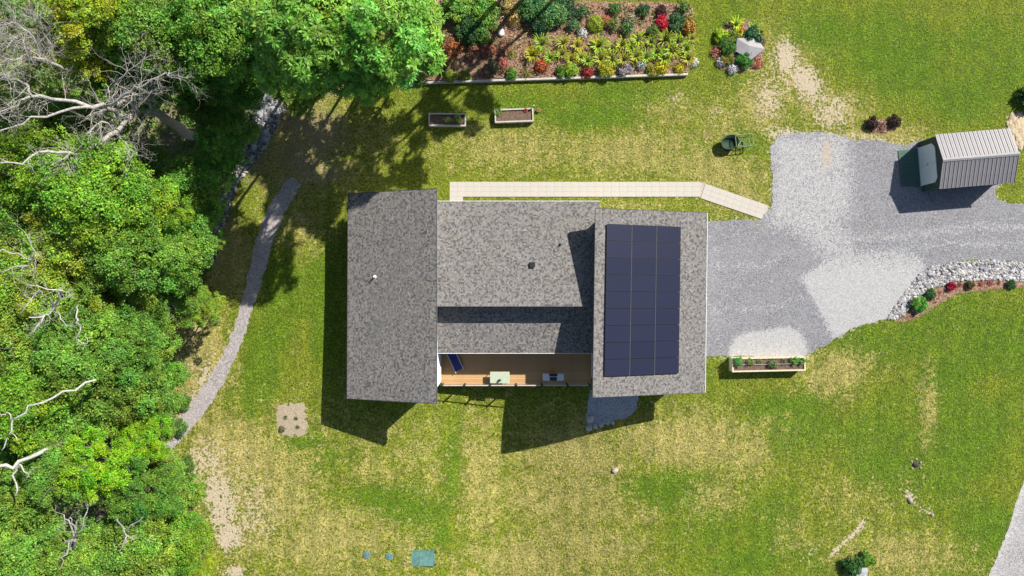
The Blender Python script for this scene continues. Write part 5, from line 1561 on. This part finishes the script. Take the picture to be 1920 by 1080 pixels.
# ---------------------------------------------------------------- raised planters
def planter(x0, y0, x1, y1, h, rot, mat, label, plants, rails=False, wall=.09, legs=False):
    c = P((x0 + x1) / 2, (y0 + y1) / 2, h); g = float(gz(c.x, c.y)); c = P((x0 + x1) / 2, (y0 + y1) / 2, g + h)
    s = (CAM_H - g - h) / FPX; w = (x1 - x0) * s / 2; d = (y1 - y0) * s / 2
    t = thing("planter_box", label, "planter", (c.x, c.y, g), math.radians(rot), "raised wooden planter boxes")
    n = max(2, round(h / .2)); z0 = h * .35 if legs else 0; bh = (h - z0) / n
    for k in range(n):
        za, zb = z0 + k * bh + .003, z0 + (k + 1) * bh - .003
        for (a0, a1, b0, b1) in ((-w, w, -d, -d + wall * .45), (-w, w, d - wall * .45, d), (-w, -w + wall * .45, -d + wall * .46, d - wall * .46), (w - wall * .45, w, -d + wall * .46, d - wall * .46)):
            mb = MB(); mb.box(a0, a1, b0, b1, za, zb); mb.build("board", mat, t)
    for (a0, a1, b0, b1) in ((-w - .02, w + .02, -d - .02, -d + wall), (-w - .02, w + .02, d - wall, d + .02), (-w - .02, -w + wall, -d + wall + .002, d - wall - .002), (w - wall, w + .02, -d + wall + .002, d - wall - .002)):
        mb = MB(); mb.box(a0, a1, b0, b1, h, h + .03); mb.build("top_board", mat, t)
    if legs:
        for sx in (-1, 0, 1):
            for sy in (-1, 1):
                mb = MB(); mb.box(sx * (w - .1) - .04, sx * (w - .1) + .04, sy * (d - .09) - .04, sy * (d - .09) + .04, 0, z0 + .1); mb.build("leg", mat, t)
    # soil with lumps
    nx, ny = 24, 8; V = []; F = []
    for j in range(ny):
        for i in range(nx): V.append((-w + wall * .5 + (2 * w - wall) * i / (nx - 1), -d + wall * .5 + (2 * d - wall) * j / (ny - 1), h - .08 + random.uniform(-.025, .025)))
    for j in range(ny - 1):
        for i in range(nx - 1): a = j * nx + i; F.append((a, a + 1, a + nx + 1, a + nx))
    mesh_obj("soil", V, F, M["soil"], t, True)
    if rails:
        mb = MB(); mb.tube([(-w * .75, 0, h + .03), (w + .05, .0, h + .05)], .02, 5); mb.build("pipe", M["concrete"], t)
    for (px, py, s_, kd, col, lab) in plants:
        plant(px, py, s_ * 1.4, "open" if kd == "mound1" else kd, tuple(min(1, q_ * 1.3) for q_ in col), lab, "potted_plant", "plant", "plants growing in the planter boxes", dz=g + h - .06)
planter(804, 212.5, 873.5, 236, .42, -.5, M["planterwood"], "left grey planter box on the lawn, half in tree shade", [
    (838, 226, .2, "mound1", (.16, .27, .04), "small green plant in the middle of the left planter box"), (858, 224, .26, "mound1", (.17, .31, .05), "larger green plant in the right part of the left planter box"), (848, 228, .14, "sparse", (.2, .2, .05), "tiny seedling between two green plants in the left planter box")])
planter(928, 204, 1000, 228.5, .46, 2.0, M["planterwood"], "right planter box on the lawn, filled with brown mulch, in full sun", [
    (934, 210, .26, "sparse", (.16, .30, .05), "green herb in the left end of the sunny planter box"), (986, 206, .15, "sparse", (.4, .08, .05), "red flower at the back of the sunny planter box")])
PL = [(1382, 677, .30, "mound1", (.08, .30, .05), "lush green plant at the left end of the long planter"), (1406, 678, .22, "mound1", (.16, .27, .05), "second plant from the left in the long planter"), (1424, 677, .18, "sparse", (.2, .25, .07), "third plant from the left in the long planter, a thin one"),
      (1447, 681, .26, "mound1", (.12, .22, .06), "green plant in the centre of the long planter"), (1470, 677, .2, "sparse", (.2, .24, .07), "thin plant right of the long planter's centre"), (1488, 675, .26, "mound1", (.13, .30, .05), "left one of two green plants at the long planter's right end"), (1502, 676, .24, "mound1", (.15, .27, .05), "rightmost green plant in the long planter"), (1455, 689, .12, "sparse", (.2, .22, .05), "seedling in the front soil of the long planter")]
planter(1373, 670, 1510, 696, .85, 1.2, M["freshwood"], "long cream wooden planter at the edge of the driveway", PL, rails=True, wall=.10)
# a gnome-sized orange pot by the right planter
pp = G(1009, 208)
pot = thing("flower_pot", "small orange pot on the lawn beside the sunny planter box", "pot", pp)
mb = MB(); mb.tube([(0, 0, 0), (0, 0, .16), (0, 0, .2)], [.1, .15, .17], 14); mb.build("pot_body", simple("terracotta", (.5, .2, .1), .8), pot, True)
mb = MB(); mb.tube([(0, 0, .17), (0, 0, .202)], [.13, .14], 14); mb.build("pot_soil", M["soil"], pot)
sp = G(1000, 203)
stake = thing("garden_stake", "dark stake with pale cap at the corner of the sunny planter box", "stake", sp)
mb = MB(); mb.tube([(0, 0, 0), (0, 0, .8)], .035, 8); mb.build("rod", M["black"], stake)
mb = MB(); mb.tube([(0, 0, .8), (0, 0, .84), (0, 0, .87)], [.07, .07, .02], 8); mb.build("cap", M["planterwood"], stake)

# ---------------------------------------------------------------- green cart
def build_cart():
    c = P(1380, 266, .45)
    t = thing("garden_cart", "dark green garden cart with pale tubular frame on the lawn", "cart", (c.x, c.y, 0), math.radians(7)); t.scale = (1.22, 1.22, 1.25)
    # tub: lofted bowl, rounded
    V = []; F = []; n = 20
    rings = [(0.0, .12, .30, .20), (.0, .15, .42, .30), (0, .34, .52, .40), (0, .52, .58, .46), (0, .52, .54, .42), (0, .24, .44, .32)]
    for (ox, z, rx, ry) in rings:
        for k in range(n):
            a = 2 * math.pi * k / n; ca, sa = math.cos(a), math.sin(a)
            V.append((-.42 + rx * math.copysign(abs(ca) ** .8, ca), ry * math.copysign(abs(sa) ** .8, sa), z))
    for i in range(len(rings) - 1):
        for k in range(n): F.append((i * n + k, i * n + (k + 1) % n, (i + 1) * n + (k + 1) % n, (i + 1) * n + k))
    F.append(tuple(range(n - 1, -1, -1))); F.append(tuple((len(rings) - 1) * n + k for k in range(n)))
    mesh_obj("tub", V, F, M["cartgreen"], t, True)
    def rring(x0, x1, y0, y1, z, r=.12):
        pts = []
        for (cx, cy, a0) in ((x1 - r, y1 - r, 0), (x0 + r, y1 - r, 90), (x0 + r, y0 + r, 180), (x1 - r, y0 + r, 270)):
            for k in range(4):
                a = math.radians(a0 + k * 30); pts.append((cx + r * math.cos(a), cy + r * math.sin(a), z))
        return pts + [pts[0]]
    for k, args in enumerate(((-.08, 1.0, -.4, .36, .56), (.08, .85, -.28, .24, .34))):
        mb = MB(); mb.tube(rring(*args), .028, 6); mb.build("frame", M["cartframe"], t, True)
    for pts in ([(.02, -.3, .56), (.3, .0, .45), (.35, .3, .56)], [(.5, -.38, .56), (.45, 0, .42), (.6, .34, .56)], [(.8, -.38, .56), (.75, .3, .4)], [(.1, .2, .5), (.6, -.2, .4)], [(-.95, .2, .5), (-.5, .5, .54), (0, .42, .56)]):
        mb = MB(); mb.tube(pts, .022, 6); mb.build("strut", M["cartframe"], t)
    for (x, y) in ((.15, -.36), (.15, .32), (.85, -.36), (.85, .32)):
        mb = MB(); mb.tube([(x, y, 0), (x, y, .55)], .02, 6); mb.build("leg", M["cartframe"], t)
    for y in (-.44, .44):
        mb = MB(); mb.tube([(-.42, y - .04, .16), (-.42, y + .04, .16)], .16, 14); mb.build("wheel", M["black"], t)
build_cart()

# ---------------------------------------------------------------- septic lids
a, b = G(759, 1033), G(815, 1059)
sl = thing("septic_cover", "flat green rectangular septic cover in the lawn", "cover", ((a.x + b.x) / 2, (a.y + b.y) / 2, (a.z + b.z) / 2), math.radians(-1.0))
w, h = (b.x - a.x) / 2, (a.y - b.y) / 2
mb = MB(); mb.box(-w, w, -h, h, -.1, .10); mb.build("lid", M["septic"], sl)
for (x0, x1, y0, y1) in ((-w, w, -h, -h + .06), (-w, w, h - .06, h), (-w, -w + .06, -h + .062, h - .062), (w - .06, w, -h + .062, h - .062), (-.03, .03, -h + .062, h - .062)):
    mb = MB(); mb.box(x0, x1, y0, y1, .102, .118); mb.build("rib", M["septic"], sl)
for sx, sy in ((-1, -1), (1, 1), (1, -1)):
    mb = MB(); mb.tube([(sx * (w + .06), sy * (h - .1), -.05), (sx * (w + .06), sy * (h - .1), .13)], .06, 10); mb.build("bolt", M["black"], sl)
for px, py, nm in ((688, 1040, "left"), (730, 1043, "right")):
    g = G(px, py); t = thing("tank_lid", f"{nm} round teal tank lid beside the green septic cover", "lid", g, 0, "round tank lids in the lawn")
    mb = MB(); mb.tube([(0, 0, -.1), (0, 0, .06), (0, 0, .08)], [.29, .29, .26], 24); mb.build("disc", M["septic2"], t)
    mb = MB(); mb.tube([(0, 0, .082), (0, 0, .10)], [.1, .08], 16); mb.build("knob", M["septic2"], t)

# ---------------------------------------------------------------- lawn blades (uncountable)
def lawn_blades(n):
    r = np.random.default_rng(21)
    x = r.uniform(-24, 42, n); y = r.uniform(-24, 24, n)
    keep = np.ones(n, bool)
    for pl in (DRIVE, ROAD, PATIO, BED, ISLAND, WALK, SQUARE, PATH, ROCKBAND, STRIP, WOODS):
        keep &= ~inpoly(x, y, W2(pl))
    for (x0, x1, y0, y1) in ((-11.6, -5.5, -7.3, 6.2), (-5.6, 6.3, -7.5, 5.6), (6.1, 13.7, -6.9, 4.9), (31.7, 37.6, 7.5, 11.9), (-8.4, -6.0, -22, -20)):
        keep &= ~((x > x0) & (x < x1) & (y > y0) & (y < y1))
    x = x[keep]; y = y[keep]
    dry, lush, bare, lit = fields(x, y)
    k = r.random(len(x)) > np.clip(bare * 1.15 + lit * .7, 0, .97); x, y, dry, lush = x[k], y[k], dry[k], lush[k]
    m = len(x); z = gz(x, y)
    a = r.uniform(0, 6.28, m); L = r.uniform(.09, .2, m); w = r.uniform(.02, .045, m); hh = r.uniform(.03, .09, m)
    d = np.stack([np.cos(a) * L, np.sin(a) * L, hh], 1); s = np.stack([-np.sin(a) * w, np.cos(a) * w, np.zeros(m)], 1)
    c = np.stack([x, y, z + .004], 1)
    V = np.stack([c - s * .5, c + s * .5, c + d], 1).reshape(-1, 3); F = (np.arange(m) * 3)[:, None] + np.array([0, 1, 2])
    wob = .5 + .5 * np.sin(x * .8 + 2 * np.sin(y * .35)) * np.sin(y * .7 + 1.5 * np.sin(x * .5))
    dr = np.clip(dry * 1.15 - .25 * lush + .30 * (wob - .5) + r.normal(0, .25, m), 0, 1)[:, None]
    g = np.array([.245, .295, .022]) * (1 - .6 * lush[:, None]) + np.array([.125, .25, .011]) * (.6 * lush[:, None])
    T = (g * (1 - dr) + np.array([.60, .51, .165]) * dr) * r.uniform(.35, 1.55, (m, 1)) * (1 + .28 * np.sin(x * 2.1 + 1.7 * np.sin(y * 1.3) + 2 * np.sin(x * .31)) * np.sin(y * 1.7 + 2.1 * np.sin(x * .9 + y * .4)))[:, None]
    me = fast_mesh("lawn_grass", V, F, M["leaf"], T)
    o = obj_from("lawn_grass", me); o["kind"] = "stuff"; o.color = (1, 1, 1, 1); tag(o, "short mown grass covering the sunny and dry lawn around the house", "grass")
lawn_blades(230000)
